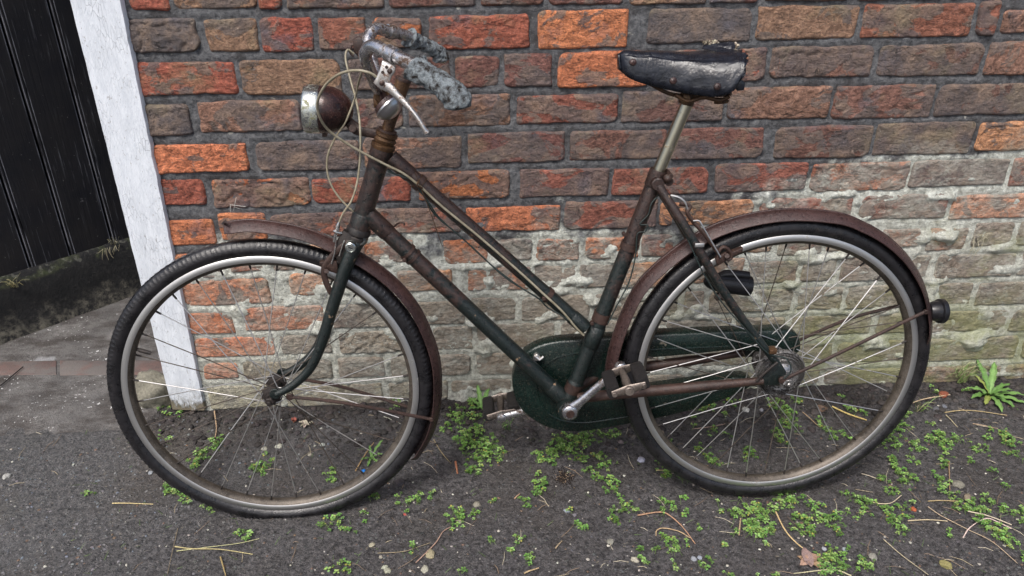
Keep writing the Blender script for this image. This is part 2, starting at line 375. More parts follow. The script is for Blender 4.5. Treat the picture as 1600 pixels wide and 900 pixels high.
def chrome(name, base=(.52, .51, .50), rust=(.085, .04, .02), amt=.55, rough=.24, sc=60):
    s = NT(name); n = s.noise(sc, 6, .75); g = s.noise(420, 3, .7); b = s.noise(9, 3, .5)
    k = s.rng(s.math('ADD', s.math('MULTIPLY', n, .6), s.math('MULTIPLY', b, .4)), amt, amt+.06)
    k2 = s.math('MAXIMUM', k, s.rng(g, amt+.08, amt+.14))
    c = s.mix(k2, base, rust)
    return s.done(c, s.mix(k2, (rough,)*3, (.75,)*3), s.mix(k2, (1,)*3, (.15,)*3), s.math('ADD', s.math('MULTIPLY', k2, .5), s.math('MULTIPLY', g, .25)), .0006, .7)

def tyre_mat():
    s = NT('black_rubber'); n = s.noise(40, 5, .7); g = s.noise(300, 3, .75)
    c = s.mix(s.rng(n, .35, .65), (.0040, .0040, .0052), (.014, .013, .015))
    c = s.mix(s.rng(g, .66, .73, 0, .6), c, (.13, .12, .11))
    c = s.mix(s.rng(s.noise(16, 5, .7), .6, .72, 0, .35), c, (.06, .052, .045))
    return s.done(c, s.rng(n, .3, .7, .20, .42), 0, s.math('ADD', n, s.math('MULTIPLY', g, .6)), .0016, .8, spec=.6)

def leather():
    s = NT('worn_black_leather'); n = s.noise(55, 5, .65); g = s.noise(260, 4, .7); w_ = s.noise(16, 4, .6, dist=1)
    c = s.mix(s.rng(n, .4, .7), (.0045, .0058, .010), (.010, .013, .022))  # blue in the base colour stands in for sky reflected by the saddle
    c = s.mix(s.rng(s.noise(90, 5, .8), .62, .68, 0, .35), c, (.10, .095, .09))
    h = s.math('ADD', s.math('MULTIPLY', w_, 2.2), s.math('ADD', s.math('MULTIPLY', n, .8), s.math('MULTIPLY', g, .3)))
    return s.done(c, s.rng(n, .3, .7, .20, .38), 0, h, .0020, .85, spec=.6)

def wool():
    s = NT('matted_blue_grey_wool'); n = s.noise(75, 5, .7); g = s.noise(450, 4, .8)
    c = s.mix(s.rng(n, .38, .56), (.045, .038, .034), (.34, .385, .41)); c = s.mix(s.rng(g, .3, .7), s.mix(1., c, (.5, .5, .5), 'MULTIPLY'), s.mix(1., c, (1.3, 1.3, 1.3), 'MULTIPLY'))
    return s.done(c, .97, 0, s.math('ADD', n, g), .006, 1, spec=.1)

M = dict(brick=brick_mat(), mortar=mortar_mat(), white=white_paint(), plank=black_plank(), bitumen=bitumen(), concrete=concrete(), paver=paver(), ground=ground_mat(),
    stone=attr_mat('bare_stone', .9, .004, 120, .4), leaf=attr_mat('soft_green_leaf', .55, .0008, 220, .22, .35, .0), straw=attr_mat('dry_stalk', .75, .001, 260, .35), grit=attr_mat('grit', .8, .001, 300, .3),
    frame=frame_paint(), fork=frame_paint('rust_flecked_green_black_enamel', -.14), guard=rust_mat('maroon_brown_rusted_enamel', (.021, .0105, .0100), (.060, .0305, .0275), (.18, .13, .12), .22, .40, .0014),
    guard2=rust_mat('brown_rust', (.018, .0100, .008), (.052, .027, .020)), dark=rust_mat('grimy_black_iron', (.008, .007, .007), (.030, .022, .019), (.10, .08, .06), .4, .7),
    gold=rust_mat('flaking_golden_rust', (.020, .009, .006), (.115, .060, .027), (.42, .27, .10), .3, .6, .002, .4, 90),
    green=rust_mat('dark_green_chaincase_enamel', (.0022, .0068, .0056), (.0055, .0175, .0140), (.15, .12, .09), .16, .36, .0008),
    chrome=chrome('pitted_chrome'), bar=chrome('speckled_chrome_bar', (.50, .50, .52), (.06, .035, .022), .52, .26), lever=chrome('rust_speckled_white_metal', (.66, .64, .61), (.14, .07, .04), .56, .35, 150),
    rim=chrome('dulled_chrome_rim', (.56, .56, .55), (.16, .14, .12), .60, .46), rimbed=rust_mat('brown_grey_rim_bed', (.045, .037, .030), (.135, .115, .095), (.3, .27, .23), .35, .6, .0006, .5),
    spoke=chrome('dull_spoke_steel', (.62, .61, .60), (.12, .09, .06), .58, .48), spoke2=rust_mat('rusted_spoke', (.02, .014, .010), (.09, .07, .055)),
    hub=chrome('greasy_hub_alloy', (.42, .41, .40), (.022, .019, .017), .47, .30, 110), post=chrome('brassy_worn_seat_post', (.40, .38, .30), (.13, .09, .045), .58, .30), dome=chrome('bell_chrome', (.46, .46, .47), (.10, .08, .06), .66, .28),
    lamp=rust_mat('mottled_maroon_black_lamp', (.006, .005, .006), (.060, .022, .018), (.16, .12, .10), .16, .34, .0007, .2, 45),
    bezel=chrome('tarnished_lamp_bezel', (.52, .55, .53), (.17, .17, .09), .54, .24, 40), glass=None, tyre=tyre_mat(), leather=leather(), wool=wool(),
    plastic=rust_mat('black_moulded_plastic', (.006, .006, .007), (.014, .014, .017), (.05, .05, .05), .25, .4, .0003), rubber=rust_mat('pedal_rubber', (.005, .0045, .0045), (.013, .011, .011), (.05, .04, .035), .5, .8),
    cream=rust_mat('yellowed_cable_sleeve', (.17, .145, .095), (.34, .31, .23), (.12, .08, .04), .35, .55, .0004, 0, 60), wire=rust_mat('dark_green_wire', (.006, .012, .012), (.02, .035, .032)))
M['pedal'] = rust_mat('worn_pedal_steel', (.05, .040, .036), (.26, .22, .19), (.5, .45, .4), .3, .5, .001, .7, 90)
s_ = NT('old_lens_glass'); M['glass'] = s_.done((.7, .72, .68), .08, 0); s_.b.inputs['Transmission Weight'].default_value = .8

# ================================================================== THE BRICK WALL
HUE = dict(O=((.35, .115, .060), .24), o=((.32, .110, .058), .42), R=((.220, .066, .045), .34), r=((.18, .066, .048), .55), B=((.185, .100, .072), .45), b=((.160, .082, .062), .60),
           D=((.130, .060, .050), .55), d=((.115, .060, .050), .75), K=((.075, .052, .050), .95), M=((.29, .095, .048), .60), G=((.165, .125, .098), .40), P=((.33, .150, .088), .40), S=((.27, .235, .17), .2))
# x0, x1, y0, y1 in the photograph's own pixels, colour family, ruggedness in mm
BR = """
195 260 -42 17 R 1.5;267 398 -42 16 B 1.4;401 436 -42 15 R 1.2;443 600 -44 14 b 1.4;607 742 -46 12 D 1.2;750 851 -46 10 D 1.3;858 978 -48 8 D 1.2;985 1106 -50 8 B 1.2;1112 1190 -52 6 D 1.2;1197 1330 -54 3 b 1.2;1338 1480 -56 1 D 1.2;1487 1640 -58 -2 D 1.2
192 311 29 84 K 3.0;322 403 29 82 B 1.3;407 490 27 82 R 1.3;497 573 27 79 r 1.4;580 659 27 76 M 2.2;669 829 23 78 R 2.0;841 981 15 77 O .8;1012 1175 12 68 K 1.4;1182 1340 8 63 B 1.2;1348 1520 5 60 r 1.6;1527 1560 1 57 r 2.2;1567 1660 14 54 b 2.0
198 368 97 150 R 1.5;375 532 92 149 B 1.1;545 702 90 141 D 1.2;710 781 88 138 D 1.1;787 863 84 136 D 1.5;873 1013 80 137 O .9;1020 1140 78 133 D 1.2;1146 1197 74 128 r 1.5;1205 1363 71 122 b 2.3;1373 1535 69 120 d 1.2;1543 1660 65 118 B 1.6
222 299 163 213 K 2.0;310 471 157 208 B 1.6;480 550 156 206 K 1.6;557 630 154 204 D 1.5;637 798 147 199 b 1.7;808 966 148 194 r 1.8;972 1131 141 192 d 1.8;1137 1298 136 187 B 2.2;1304 1460 133 186 b 2.2;1465 1660 130 180 d 1.5
238 387 224 271 O 1.6;398 561 220 268 d 1.5;568 722 214 265 b 1.7;729 883 206 256 D .8;890 1042 203 251 D .9;1048 1193 200 249 D 1.1;1210 1361 197 248 D 1.2;1367 1520 191 243 d .9;1527 1660 190 236 P 2.0
248 319 280 322 R 1.6;331 484 279 325 M 3.6;488 641 277 318 R 1.2;652 797 267 312 M 2.2;812 951 263 308 r 1.5;957 1107 262 305 r 1.4;1116 1261 254 300 r 1.5;1268 1420 254 300 M 2.2;1424 1575 249 292 d 1.4;1580 1660 246 291 r 1.3
262 337 343 384 O 1.0;341 416 332 376 o 1.6;421 564 332 371 r 2.0;570 722 325 366 r 1.4;728 875 322 362 o 1.8;882 1027 314 358 r 1.6;1031 1178 313 352 P 1.5;1188 1332 309 345 R 1.6;1345 1481 303 343 r 1.6;1487 1660 303 342 P 1.8
268 347 396 437 o 1.2;356 460 384 425 r 1.4;468 552 382 417 P 1.4;560 646 376 412 M 2.0;693 763 374 414 o 1.4;768 832 374 408 K 2.2;838 906 372 408 M 2.4;914 998 370 405 o 2.0;1002 1054 366 401 r 1.2;1062 1125 366 398 P 1.5;1130 1208 364 396 P 1.5;1216 1286 369 400 D 1.3;1292 1370 361 394 P 1.8;1378 1438 357 388 M 2.0;1449 1510 356 392 o 1.6;1520 1583 347 386 G 2.0;1590 1670 345 384 G 1.6
282 422 436 478 o 1.5;450 545 426 462 P 1.6;620 708 421 456 P 1.4;730 828 418 455 o 1.6;835 900 414 450 G 1.5;905 960 412 450 G 1.5;966 1075 408 449 P 1.7;1082 1162 404 443 P 1.6;1168 1246 408 443 D 1.2;1252 1306 404 440 G 1.2;1313 1396 400 440 b 1.3;1402 1452 398 434 G 1.4;1462 1586 396 434 G 1.4;1593 1700 393 430 G 1.4
291 366 487 523 O 1.3;380 506 478 517 O 1.3;514 640 474 512 G 2.0;648 728 470 508 G 1.6;736 806 464 502 G 1.2;814 922 462 502 G 1.2;930 1060 458 497 G 1.6;1068 1100 455 492 G 1.3;1108 1238 452 488 G 2.0;1246 1316 448 485 G 2.2;1324 1450 445 482 G 1.6;1458 1520 442 478 G 1.3;1527 1680 440 476 d 1.0
303 432 526 558 O 1.2;438 520 523 554 G 1.6;528 668 516 552 G 3.0;676 740 510 548 G 1.4;746 868 505 545 G 1.0;876 1000 502 538 G 1.2;1008 1142 499 532 G 1.3;1150 1226 496 528 G 1.6;1234 1362 492 524 G 1.3;1370 1440 489 521 G 1.2;1447 1573 485 519 G 2.0;1580 1700 482 516 G 1.4
318 372 566 592 O 1.3;380 520 563 594 G 1.8;528 602 558 590 G 1.4;610 736 554 588 G 1.3;744 812 550 586 G 1.0;820 950 546 582 G 1.2;958 1030 543 577 G 1.3;1038 1172 540 573 G 1.3;1180 1300 537 570 G 1.4;1308 1436 533 566 G 1.4;1444 1590 527 563 G 1.5;1598 1700 524 560 G 1.4
"""
BASE = "325 440 601 639 S 1.0;446 600 600 634 S 1.2;607 700 596 626 S 1.0;706 800 593 612 G 1.2;806 960 590 613 G 1.2;967 1120 585 606 G 1.2;1127 1280 580 603 G 1.0;1288 1420 576 601 G 1.0;1428 1560 572 598 R 1.3;1567 1700 567 592 R 1.3"
def brick_mesh(mb, cx, cz, hw, hh, rug, seed, nx, nz, y0):
    rc = [min(hh*.7, random.choice((.006, .008, .009, .011, .014, .021)))*(1 if rug > .9 else .7) for _ in range(4)]; vs = []; sx = random.uniform(-.0012, .0012); sz = random.uniform(-.0015, .0015)
    for j in range(nz+1):
        for i in range(nx+1):
            u = -1+2*i/nx; v = -1+2*j/nz
            # crowd the lines towards the arrises
            u = math.copysign(abs(u)**.8, u); v = math.copysign(abs(v)**.8, v)
            X = u*hw; Z = v*hh; r = rc[(X > 0)+2*(Z > 0)]; qx = abs(X)-(hw-r); qz = abs(Z)-(hh-r)
            if qx > 0 and qz > 0:
                m = max(qx, qz); L = math.hypot(qx, qz)
                X = math.copysign(hw-r+qx*m/L, X); Z = math.copysign(hh-r+qz*m/L, Z)
            e = max(0., min(hw-abs(u*hw), hh-abs(v*hh)))
            P = Vector((cx+X, seed, cz+Z)); ed = max(0, 1-e/.010)
            q = noise.noise_vector(P*55); q2 = noise.noise_vector(P*17+Vector((9, 9, 9)))
            X += (q.x*.0022*(.5+rug*.4)+q2.x*.0056)*ed; Z += (q.z*.0018*(.5+rug*.4)+q2.z*.0044)*ed
            n1 = noise.fractal(Vector((P.x*24, seed*3, P.z*32)), 1., 2.1, 4); n2 = noise.noise(Vector((P.x*95, seed, P.z*120)))
            rf = abs(noise.noise(Vector((P.x*27, seed+4, P.z*40))))
            t = min(1, e/.0048); t = t*t*(3-2*t)
            y = y0*t + .0085*(1-t) + (n1*.0008 + n2*.0006 + (max(0, .12-rf)*.011))*rug*1.15*(.35+.65*t) + sx*u + sz*v
            vs.append((cx+X, y, cz+Z))
    fs = [(j*(nx+1)+i, j*(nx+1)+i+1, (j+1)*(nx+1)+i+1, (j+1)*(nx+1)+i) for j in range(nz) for i in range(nx)]
    mb.add(vs, fs)
WL = WP(296, 640).x - .004     # the wall starts behind the door post
WR, WT = 2.9, 2.3
wall = empty('brick_wall', (WL, 0, 0), 'old brick wall of mixed red, orange and purple bricks with lime-stained foot', 'wall')
rects = []
def put_brick(row, name):
    x0, x1, y0, y1, hue, rug = row.split(); x0, x1, y0, y1, rug = map(float, (x0, x1, y0, y1, rug))
    xm, ym = (x0+x1)/2, (y0+y1)/2
    a, b = WP(x0, ym).x, WP(x1, ym).x; t, bt = WP(xm, y0).z, WP(xm, y1).z
    a -= .0015; b += .0015; t += .001; bt -= .001
    if bt < -.02: bt = -.02
    hw, hh = (b-a)/2, (t-bt)/2; mb = MB(); seed = random.uniform(0, 60)
    brick_mesh(mb, (a+b)/2, (t+bt)/2, hw, hh, rug, seed, max(12, int(hw*2/.0038)), max(11, int(hh*2/.0036)), -random.uniform(.0010, .0048))
    o = mb.build(name, M['brick'], wall, None); smooth(o.data, None)
    (cr, cg, cb), al = HUE[hue]; k = random.uniform(.88, 1.12); o.color = (cr*k, cg*k*random.uniform(.94, 1.06), cb*k, min(1, max(0, al+random.uniform(-.08, .08))))
    rects.append((a, b, bt, t)); return o
for line in BR.strip().splitlines():
    for row in line.split(';'): put_brick(row, 'brick')
for row in BASE.split(';'): put_brick(row, 'foundation_stone' if ' S ' in row else 'brick')
# the wall goes on above and to the right of the picture
mb = MB(); zt = WP(800, -50).z
rowz = []
for k, line in enumerate(BR.strip().splitlines()):
    last = line.split(';')[-1].split(); rowz.append((WP(float(last[1]), (float(last[2])+float(last[3]))/2).x, WP(1600, float(last[2])).z, WP(1600, float(last[3])).z))
for X0, t, b in rowz:
    x = X0+.010
    while x < WR-.1:
        L = random.choice((.225, .225, .225, .108)); brick_mesh(mb, x+L/2, (t+b)/2, L/2, (t-b)/2, 1.4, random.uniform(0, 60), 20, 9, -.003); x += L+.011
z = WP(800, -46).z+.012
while z < WT-.08:
    x = WL+random.uniform(.02, .12)
    while x < WR-.1:
        L = random.choice((.225, .225, .225, .108)); brick_mesh(mb, x+L/2, z+.036, L/2, .036, 1.4, random.uniform(0, 60), 18, 8, -.003); x += L+.011
    z += .0845
o = mb.build('upper_bricks', M['brick'], wall, None); smooth(o.data, None); o.color = (.15, .07, .05, .6); tag(o, kind='stuff', label='more dark red bricks of the same wall')
# mortar body: fine in the picture, thick behind
def grid_lines(a, b, fa, fb, fine, coarse):
    out = []; x = fa
    while x < fb: out.append(x); x += fine
    out.append(fb)
    s = fine; x = fa
    while x > a: s = min(coarse, s*1.5); x -= s; out.insert(0, max(x, a))
    s = fine; x = fb
    while x < b: s = min(coarse, s*1.5); x += s; out.append(min(x, b))
    return out
xs = grid_lines(WL, WR, WL+.002, 1.32, .0055, .1); zs = grid_lines(-.06, WT, -.02, 1.10, .0052, .1)
ra = np.array(rects); mb = MB(); vs = []
for zz in zs:
    sub = ra[(ra[:, 2]-.012 < zz) & (ra[:, 3]+.012 > zz)]
    for xx in xs:
        d = .02
        if len(sub):
            dx = np.maximum(np.maximum(sub[:, 0]-xx, xx-sub[:, 1]), 0); dz = np.maximum(np.maximum(sub[:, 2]-zz, zz-sub[:, 3]), 0)
            d = float(np.min(np.hypot(dx, dz)))
        P = Vector((xx*22, 3, zz*30)); n = noise.fractal(P, 1, 2.1, 5); n2 = noise.noise(Vector((xx*7, 1, zz*9)))
        low = max(0, min(1, (.62-zz)/.2))
        y = .0020 - .0020*low + n*.0022 + n2*.0020 - min(d, .006)*.12
        if d == 0: y += .002
        # old pointing and render smeared over the brick faces, mostly low down
        lowf = max(0, min(1, (.60+.10*max(0, min(1, (xx-.5)/.4))-zz)/.12))*max(.25, min(1, (xx+.62)/.2))
        sm_ = noise.fractal(Vector((xx*13, 8, zz*19)), 1, 2.2, 5)+.35*noise.noise(Vector((xx*3.1, 2, zz*4)))
        y -= max(0, sm_-(.60-.38*lowf))*(.010+.014*lowf)
        vs.append((xx, y, zz))
nx, nz = len(xs), len(zs)
mb.add(vs, [(j*nx+i, j*nx+i+1, (j+1)*nx+i+1, (j+1)*nx+i) for j in range(nz-1) for i in range(nx-1)])
mo = mb.build('mortar', M['mortar'], wall, None); smooth(mo.data, None)
mb = MB(); mb.box((WL/2+WR/2, .125, WT/2-.03), ((WR-WL)/2, 0, 0), (0, .105, 0), (0, 0, WT/2+.02), .004); mb.build('wall_core', M['mortar'], wall)

# ================================================================== DOOR POST, DOOR, PLINTH
def strip_mesh(mb, quad, depth, nu, nv, amp, seed, bev=.006):   # quad: bl, br, tr, tl front corners, extruded along +y
    bl, br, tr, tl = quad; vs = []; cols = nu+4
    for j in range(nv+1):
        t = j/nv; L = bl.lerp(tl, t); Rr = br.lerp(tr, t)
        for i in range(-2, nu+3):
            if i == -2: p = L+Vector((0, depth, 0))
            elif i == nu+2: p = Rr+Vector((0, depth, 0))
            elif i == -1: p = L+Vector((-.0, bev, 0))
            elif i == nu+1: p = Rr+Vector((.0, bev, 0))
            else:
                u = i/nu; p = L.lerp(Rr, .03+.94*u)
            q = Vector((p.x*14, seed, p.z*5)); n = noise.fractal(q, 1, 2, 4)
            edge = 1 if i in (-1, nu+1, 0, nu) else .35
            p = p+Vector(((noise.noise(Vector((seed, i < 2, p.z*28)))*.75+(min(0, noise.noise(Vector((3, 3, p.z*60)))+.15)*3.2 if i >= nu else 0))*amp*edge, n*amp, 0)); vs.append(p)
    m = nu+5
    mb.add(vs, [(j*m+i, j*m+i+1, (j+1)*m+i+1, (j+1)*m+i) for j in range(nv) for i in range(m-1)])
    mb.add([vs[i] for i in range(m)], [tuple(range(m))[::-1]]); mb.add([vs[nv*m+i] for i in range(m)], [tuple(range(m))])
yf = -.012
c_bl, c_br = WP(268, 640, yf), WP(321, 641, yf); c_tr, c_tl = WP(190, 0, yf), WP(107, 0, yf)
def upto(a, b, z): return a + (b-a)*((z-a.z)/(b.z-a.z))
c_tl2, c_tr2 = upto(c_bl, c_tl, 2.25), upto(c_br, c_tr, 2.25)
c_bl, c_br = upto(c_bl, c_tl, .012), upto(c_br, c_tr, .004)
mb = MB(); strip_mesh(mb, (c_bl, c_br, c_tr2, c_tl2), .075, 10, 170, .0014, 5.)
po = mb.build('door_post', M['white'], None, 60, origin=(c_bl.x, 0, 0)); tag(po, 'cracked white painted wooden door post at the end of the brick wall', 'door post')
# door plane runs back to the right at the far side of the threshold
A = GP(0, 541); B = GP(200, 470); dd = (B-A); dd.z = 0; dd.normalize(); dn = Vector((dd.y, -dd.x, 0))    # dn faces the street
if dn.y > 0: dn = -dn
class DP: pass
def DPt(px, py, off=0): return hit(px, py, A+dn*off, dn)
zl = DPt(100, 408).z
print('ledge z', zl)
mb = MB(); n = 70; vs = []; prof = []
a0, a1 = -.75, .85
for i in range(n+1):
    u = a0+(a1-a0)*i/n; P0 = A+dd*u
    q = lambda k: noise.fractal(Vector((u*14, k*3.3, 1)), 1, 2, 4)*.008
    prof = [(.012, -.03), (.010+q(1)*.6, .0+q(2)), (.004+q(3), .03), (.002+q(4), .06), (.0+q(5), .09), (.0+q(6), .12), (-.002+q(7)*.7, zl-.028), (-.006, zl-.014+q(8)*.5), (-.012, zl-.003+q(9)*.4), (-.020, zl+.003+q(10)*.4), (-.055, zl+.006)]
    for o_, z_ in prof: vs.append(P0+dn*o_+Vector((0, 0, z_)))
m = len(prof); mb.add(vs, [(i*m+k, (i+1)*m+k, (i+1)*m+k+1, i*m+k+1) for i in range(n) for k in range(m-1)])
pl = mb.build('plinth', M['bitumen'], None, 60, origin=tuple(A)); tag(pl, 'black bitumen-coated concrete sill with a mossy ledge below the plank door', 'sill')
door = empty('plank_door', tuple(A), 'black painted vertical plank door with scuffed paint behind the white post', 'door')
seams = [DPt(x, 225, -.022) for x in (-92, -15, 59, 135)]; us = [(q-A).dot(dd) for q in seams]
st = us[3]-us[2]; us = [us[0]-st*k for k in (3, 2, 1)]+us+[us[3]+st*k for k in (1, 2, 3)]
for i in range(len(us)-1):
    mb = MB(); a, b = us[i]+.0022, us[i+1]-.0022; pr = [(a, -0.0525), (a, -0.0235), (a+.0022, -0.0205), (a+.0040, -0.0205), (a+.0075, -0.0205), (a+.0092, -0.0250), (a+.0110, -0.0205), (a+.0130, -0.0205), ((a+b)/2, -0.0200), (b-.0055, -0.0205), (b-.0030, -0.0205), (b, -0.0245), (b, -0.0525)]
    vs = []; nz = 40
    for j in range(nz+1):
        z_ = zl-.01+(2.15-zl)*j/nz
        for k, (u, o_) in enumerate(pr):
            vs.append(A+dd*(u+noise.noise(Vector((i*5, z_*2.5, 0)))*.0012)+dn*(o_+noise.noise(Vector((k, i*7, z_*9)))*.0008)+Vector((0, 0, z_)))
    m = len(pr); mb.add(vs, [(j*m+k, j*m+k+1, (j+1)*m+k+1, (j+1)*m+k) for j in range(nz) for k in range(m-1)])
    mb.cur = 0; po_ = mb.build('plank', M['plank'], door, 30); at = po_.data.color_attributes.new('tint', 'FLOAT_COLOR', 'POINT')
    at.data.foreach_set('color', [v for j in range(nz+1) for k in range(m) for v in ((1, 1, 1, 1) if k in (2, 6, 10) else (0, 0, 0, 1))])  # marks the arrises that take the painted highlight
mb = MB(); mb.box(A+dd*((us[0]+us[-1])/2)-dn*.0605+Vector((0, 0, 1.15)), dd*((us[-1]-us[0])/2), dn*.006, Vector((0, 0, 1.02)), .001); mb.build('door_backing', M['plank'], door)

# ================================================================== GROUND, THRESHOLD
def gz(x, y):
    f = max(0, min(1, 3-max(abs(x-.1)-1.2, abs(y+.4)-.4)))
    n = noise.fractal(Vector((x*5, y*5, 2)), 1, 2, 3)*.006; m_ = noise.fractal(Vector((x*55, y*55, 5)), .9, 2, 4)
    cl = max(0, min(1, (y+.20)/.12))*max(0, min(1, (x+.92)/.05))      # looser clods along the wall foot
    return (n + m_*(.0011+.0035*cl)) - .002
mb = MB()
xs = grid_lines(-60, 60, -1.5, 1.55, .0055, 8); ys = grid_lines(-60, 60, -.80, .05, .0055, 8)
vs = []
for yy in ys:
    for xx in xs:
        inside = -1.9 < xx < 2 and -1.2 < yy < .6
        zz = gz(xx, yy) if inside else 0
        # hollow under the threshold and the wall
        if xx < -.86 and yy > -.07: zz = min(zz, -.012)
        if yy > .02: zz = min(zz, -.03)
        vs.append((xx, yy, zz))
nx = len(xs); mb.add(vs, [(j*nx+i, j*nx+i+1, (j+1)*nx+i+1, (j+1)*nx+i) for j in range(len(ys)-1) for i in range(nx-1)])
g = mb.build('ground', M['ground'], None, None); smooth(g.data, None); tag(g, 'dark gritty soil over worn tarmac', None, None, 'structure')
# concrete threshold
mb = MB(); xs2 = grid_lines(-2.6, -.84, -1.5, -.86, .008, .2); ys2 = grid_lines(-.15, 1.5, -.15, .75, .008, .2)
def slab_edge(x): return GP(60, 655).y+.012*math.sin(x*9)+.05*noise.fractal(Vector((x*7, 0, 0)), 1, 2, 5)
vs = []
for yy in ys2:
    for xx in xs2:
        e = slab_edge(xx); t = max(0, min(1, (yy-e+.05)/.10))
        yy2 = yy
        vs.append((xx, yy2, -.012+.018*t+.004*noise.fractal(Vector((xx*24, yy*24, 4)), 1, 2, 4)*(1-t)+noise.fractal(Vector((xx*9, yy*9, 0)), 1, 2, 4)*.0016+.012*max(0, min(1, (yy-.3)/.4))))
nx = len(xs2); mb.add(vs, [(j*nx+i, j*nx+i+1, (j+1)*nx+i+1, (j+1)*nx+i) for j in range(len(ys2)-1) for i in range(nx-1)])
sl_ = mb.build('threshold', M['concrete'], None, None, origin=(-1.2, 0, 0)); smooth(sl_.data, None); tag(sl_, 'worn grey concrete threshold with a row of red bricks let into it', None, None, 'structure')
for (x0, x1) in ((-120, -6), (-2, 88), (93, 174), (178, 262)):
    p = [GP(x0, 564 if x0 < 90 else 562, .010), GP(x1, 562, .010), GP(x1, 584, .010), GP(x0, 585, .010)]
    mb = MB(); mb.prism([v-Vector((0, 0, .03)) for v in p], (0, 0, 1), .0285, .003); mb.build('paving_brick', M['paver'], sl_, 60)

# ================================================================== tint helper for small things
def tinted(mb, name, mat, tints, parent=None, sm=60, origin=None):
    """tints: one colour per face"""
    o = mb.build(name, mat, parent, sm, origin); me = o.data
    at = me.color_attributes.new('tint', 'FLOAT_COLOR', 'CORNER'); arr = []
    for p, c in zip(me.polygons, tints): arr += [*c, 1]*p.loop_total
    at.data.foreach_set('color', arr); return o
def rock(mb, c, s, seed, tints, col, sub=2):
    t = (1+5**.5)/2; V = [(-1, t, 0), (1, t, 0), (-1, -t, 0), (1, -t, 0), (0, -1, t), (0, 1, t), (0, -1, -t), (0, 1, -t), (t, 0, -1), (t, 0, 1), (-t, 0, -1), (-t, 0, 1)]
    Fc = [(0, 11, 5), (0, 5, 1), (0, 1, 7), (0, 7, 10), (0, 10, 11), (1, 5, 9), (5, 11, 4), (11, 10, 2), (10, 7, 6), (7, 1, 8), (3, 9, 4), (3, 4, 2), (3, 2, 6), (3, 6, 8), (3, 8, 9), (4, 9, 5), (2, 4, 11), (6, 2, 10), (8, 6, 7), (9, 8, 1)]
    V = [Vector(v).normalized() for v in V]
    for _ in range(sub):
        mid = {}; nf = []
        def mp(a, b):
            k = (min(a, b), max(a, b))
            if k not in mid: mid[k] = len(V); V.append((V[a]+V[b]).normalized())
            return mid[k]
        for a, b, c_ in Fc:
            x, y, z_ = mp(a, b), mp(b, c_), mp(c_, a); nf += [(a, x, z_), (b, y, x), (c_, z_, y), (x, y, z_)]
        Fc = nf
    rz = random.uniform(0, 6.28); ca, sa = math.cos(rz), math.sin(rz); out = []
    for v in V:
        k = 1+.38*noise.noise(v*1.3+Vector((seed, 0, 0)))+.16*noise.noise(v*3.4+Vector((0, seed, 0)))
        x, y, z_ = v.x*s[0]*k, v.y*s[1]*k, v.z*s[2]*k
        out.append((c[0]+x*ca-y*sa, c[1]+x*sa+y*ca, c[2]+z_))
    mb.add(out, Fc); tints += [tuple(q*random.uniform(.95, 1.05) for q in col)]*len(Fc)

# block of stone at the foot of the post
p = [(212, 602), (268, 600), (268, 642), (240, 654), (222, 642)]
mb = MB(); tn = []; c = WP(241, 628, .035); rock(mb, (c.x+.004, .05, .028), (.046, .05, .062), 3.3, tn, (.19, .168, .138), 3)
o = tinted(mb, 'corner_stone', M['stone'], tn, None, 60, origin=(c.x, .05, 0)); tag(o, 'rounded buff kerb stone beside the foot of the white post', 'stone')

# ================================================================== THE BICYCLE
bike = empty('bicycle', (.1, -.39, 0), 'old rusting green bicycle with woolly grips and torn saddle leaning against the wall', 'bicycle')
bike['_org'] = (.1, -.39, 0)
f = lambda px, py, off=0.: RP.p(px, py, off)
g_ = lambda px, py, off=0.: FPn.p(px, py, off)
def mir(P, p):                       # mirror a world point in the middle plane of P
    a, b, o_ = P.loc(p); return P.w(a, b, -o_)
def part(mb, name, mat, parent=None, sm=40): return mb.build(name, mat, parent or bike, sm)
def band(mb, a, b, t, r, L=.012, seg=18):     # a ring round the tube a-b at fraction t
    a = Vector(a); b = Vector(b); d = (b-a).normalized(); c = a.lerp(b, t); mb.lathe([(-L/2, r-.001), (-L/2, r+.0012), (L/2, r+.0012), (L/2, r-.001)], c, d, seg)

# ---- frame
bb = f(886, 631); st_top = f(1030, 266); htop = f(598, 230); hbot = f(561, 358)
tt0, tt1 = f(610, 246), f(914, 512); dt0, dt1 = f(574, 334), f(880, 622)
mb = MB()
mb.tube([st_top, bb], .0158, 24); mb.tube([htop, hbot], .0185, 24)
mb.tube([tt0, tt1], .0143, 24); mb.tube([dt0, dt1], .0160, 24)
ax = RP.n; mb.cyl(bb-ax*.036, bb+ax*.036, .0225, 28)
for a, b, L, r in ((st_top, bb, .035, .0178), (htop, hbot, .03, .0208), (hbot, htop, .034, .0208), (tt0, tt1, .05, .0158), (tt1, tt0, .040, .0158), (dt0, dt1, .055, .0175), (dt1, dt0, .045, .0175), (bb, st_top, .06, .0175)):
    d = (b-a).normalized(); mb.lathe([(0, r), (L-.004, r), (L, r-.0016)], a, d, 24)
c = f(920, 512); d = (bb-st_top).normalized(); mb.lathe([(-.024, .0160), (-.022, .0176), (.022, .0176), (.024, .0160)], st_top.lerp(bb, .685), d, 24)
ds = f(1207, 592, .062); dsm = mir(RP, ds)
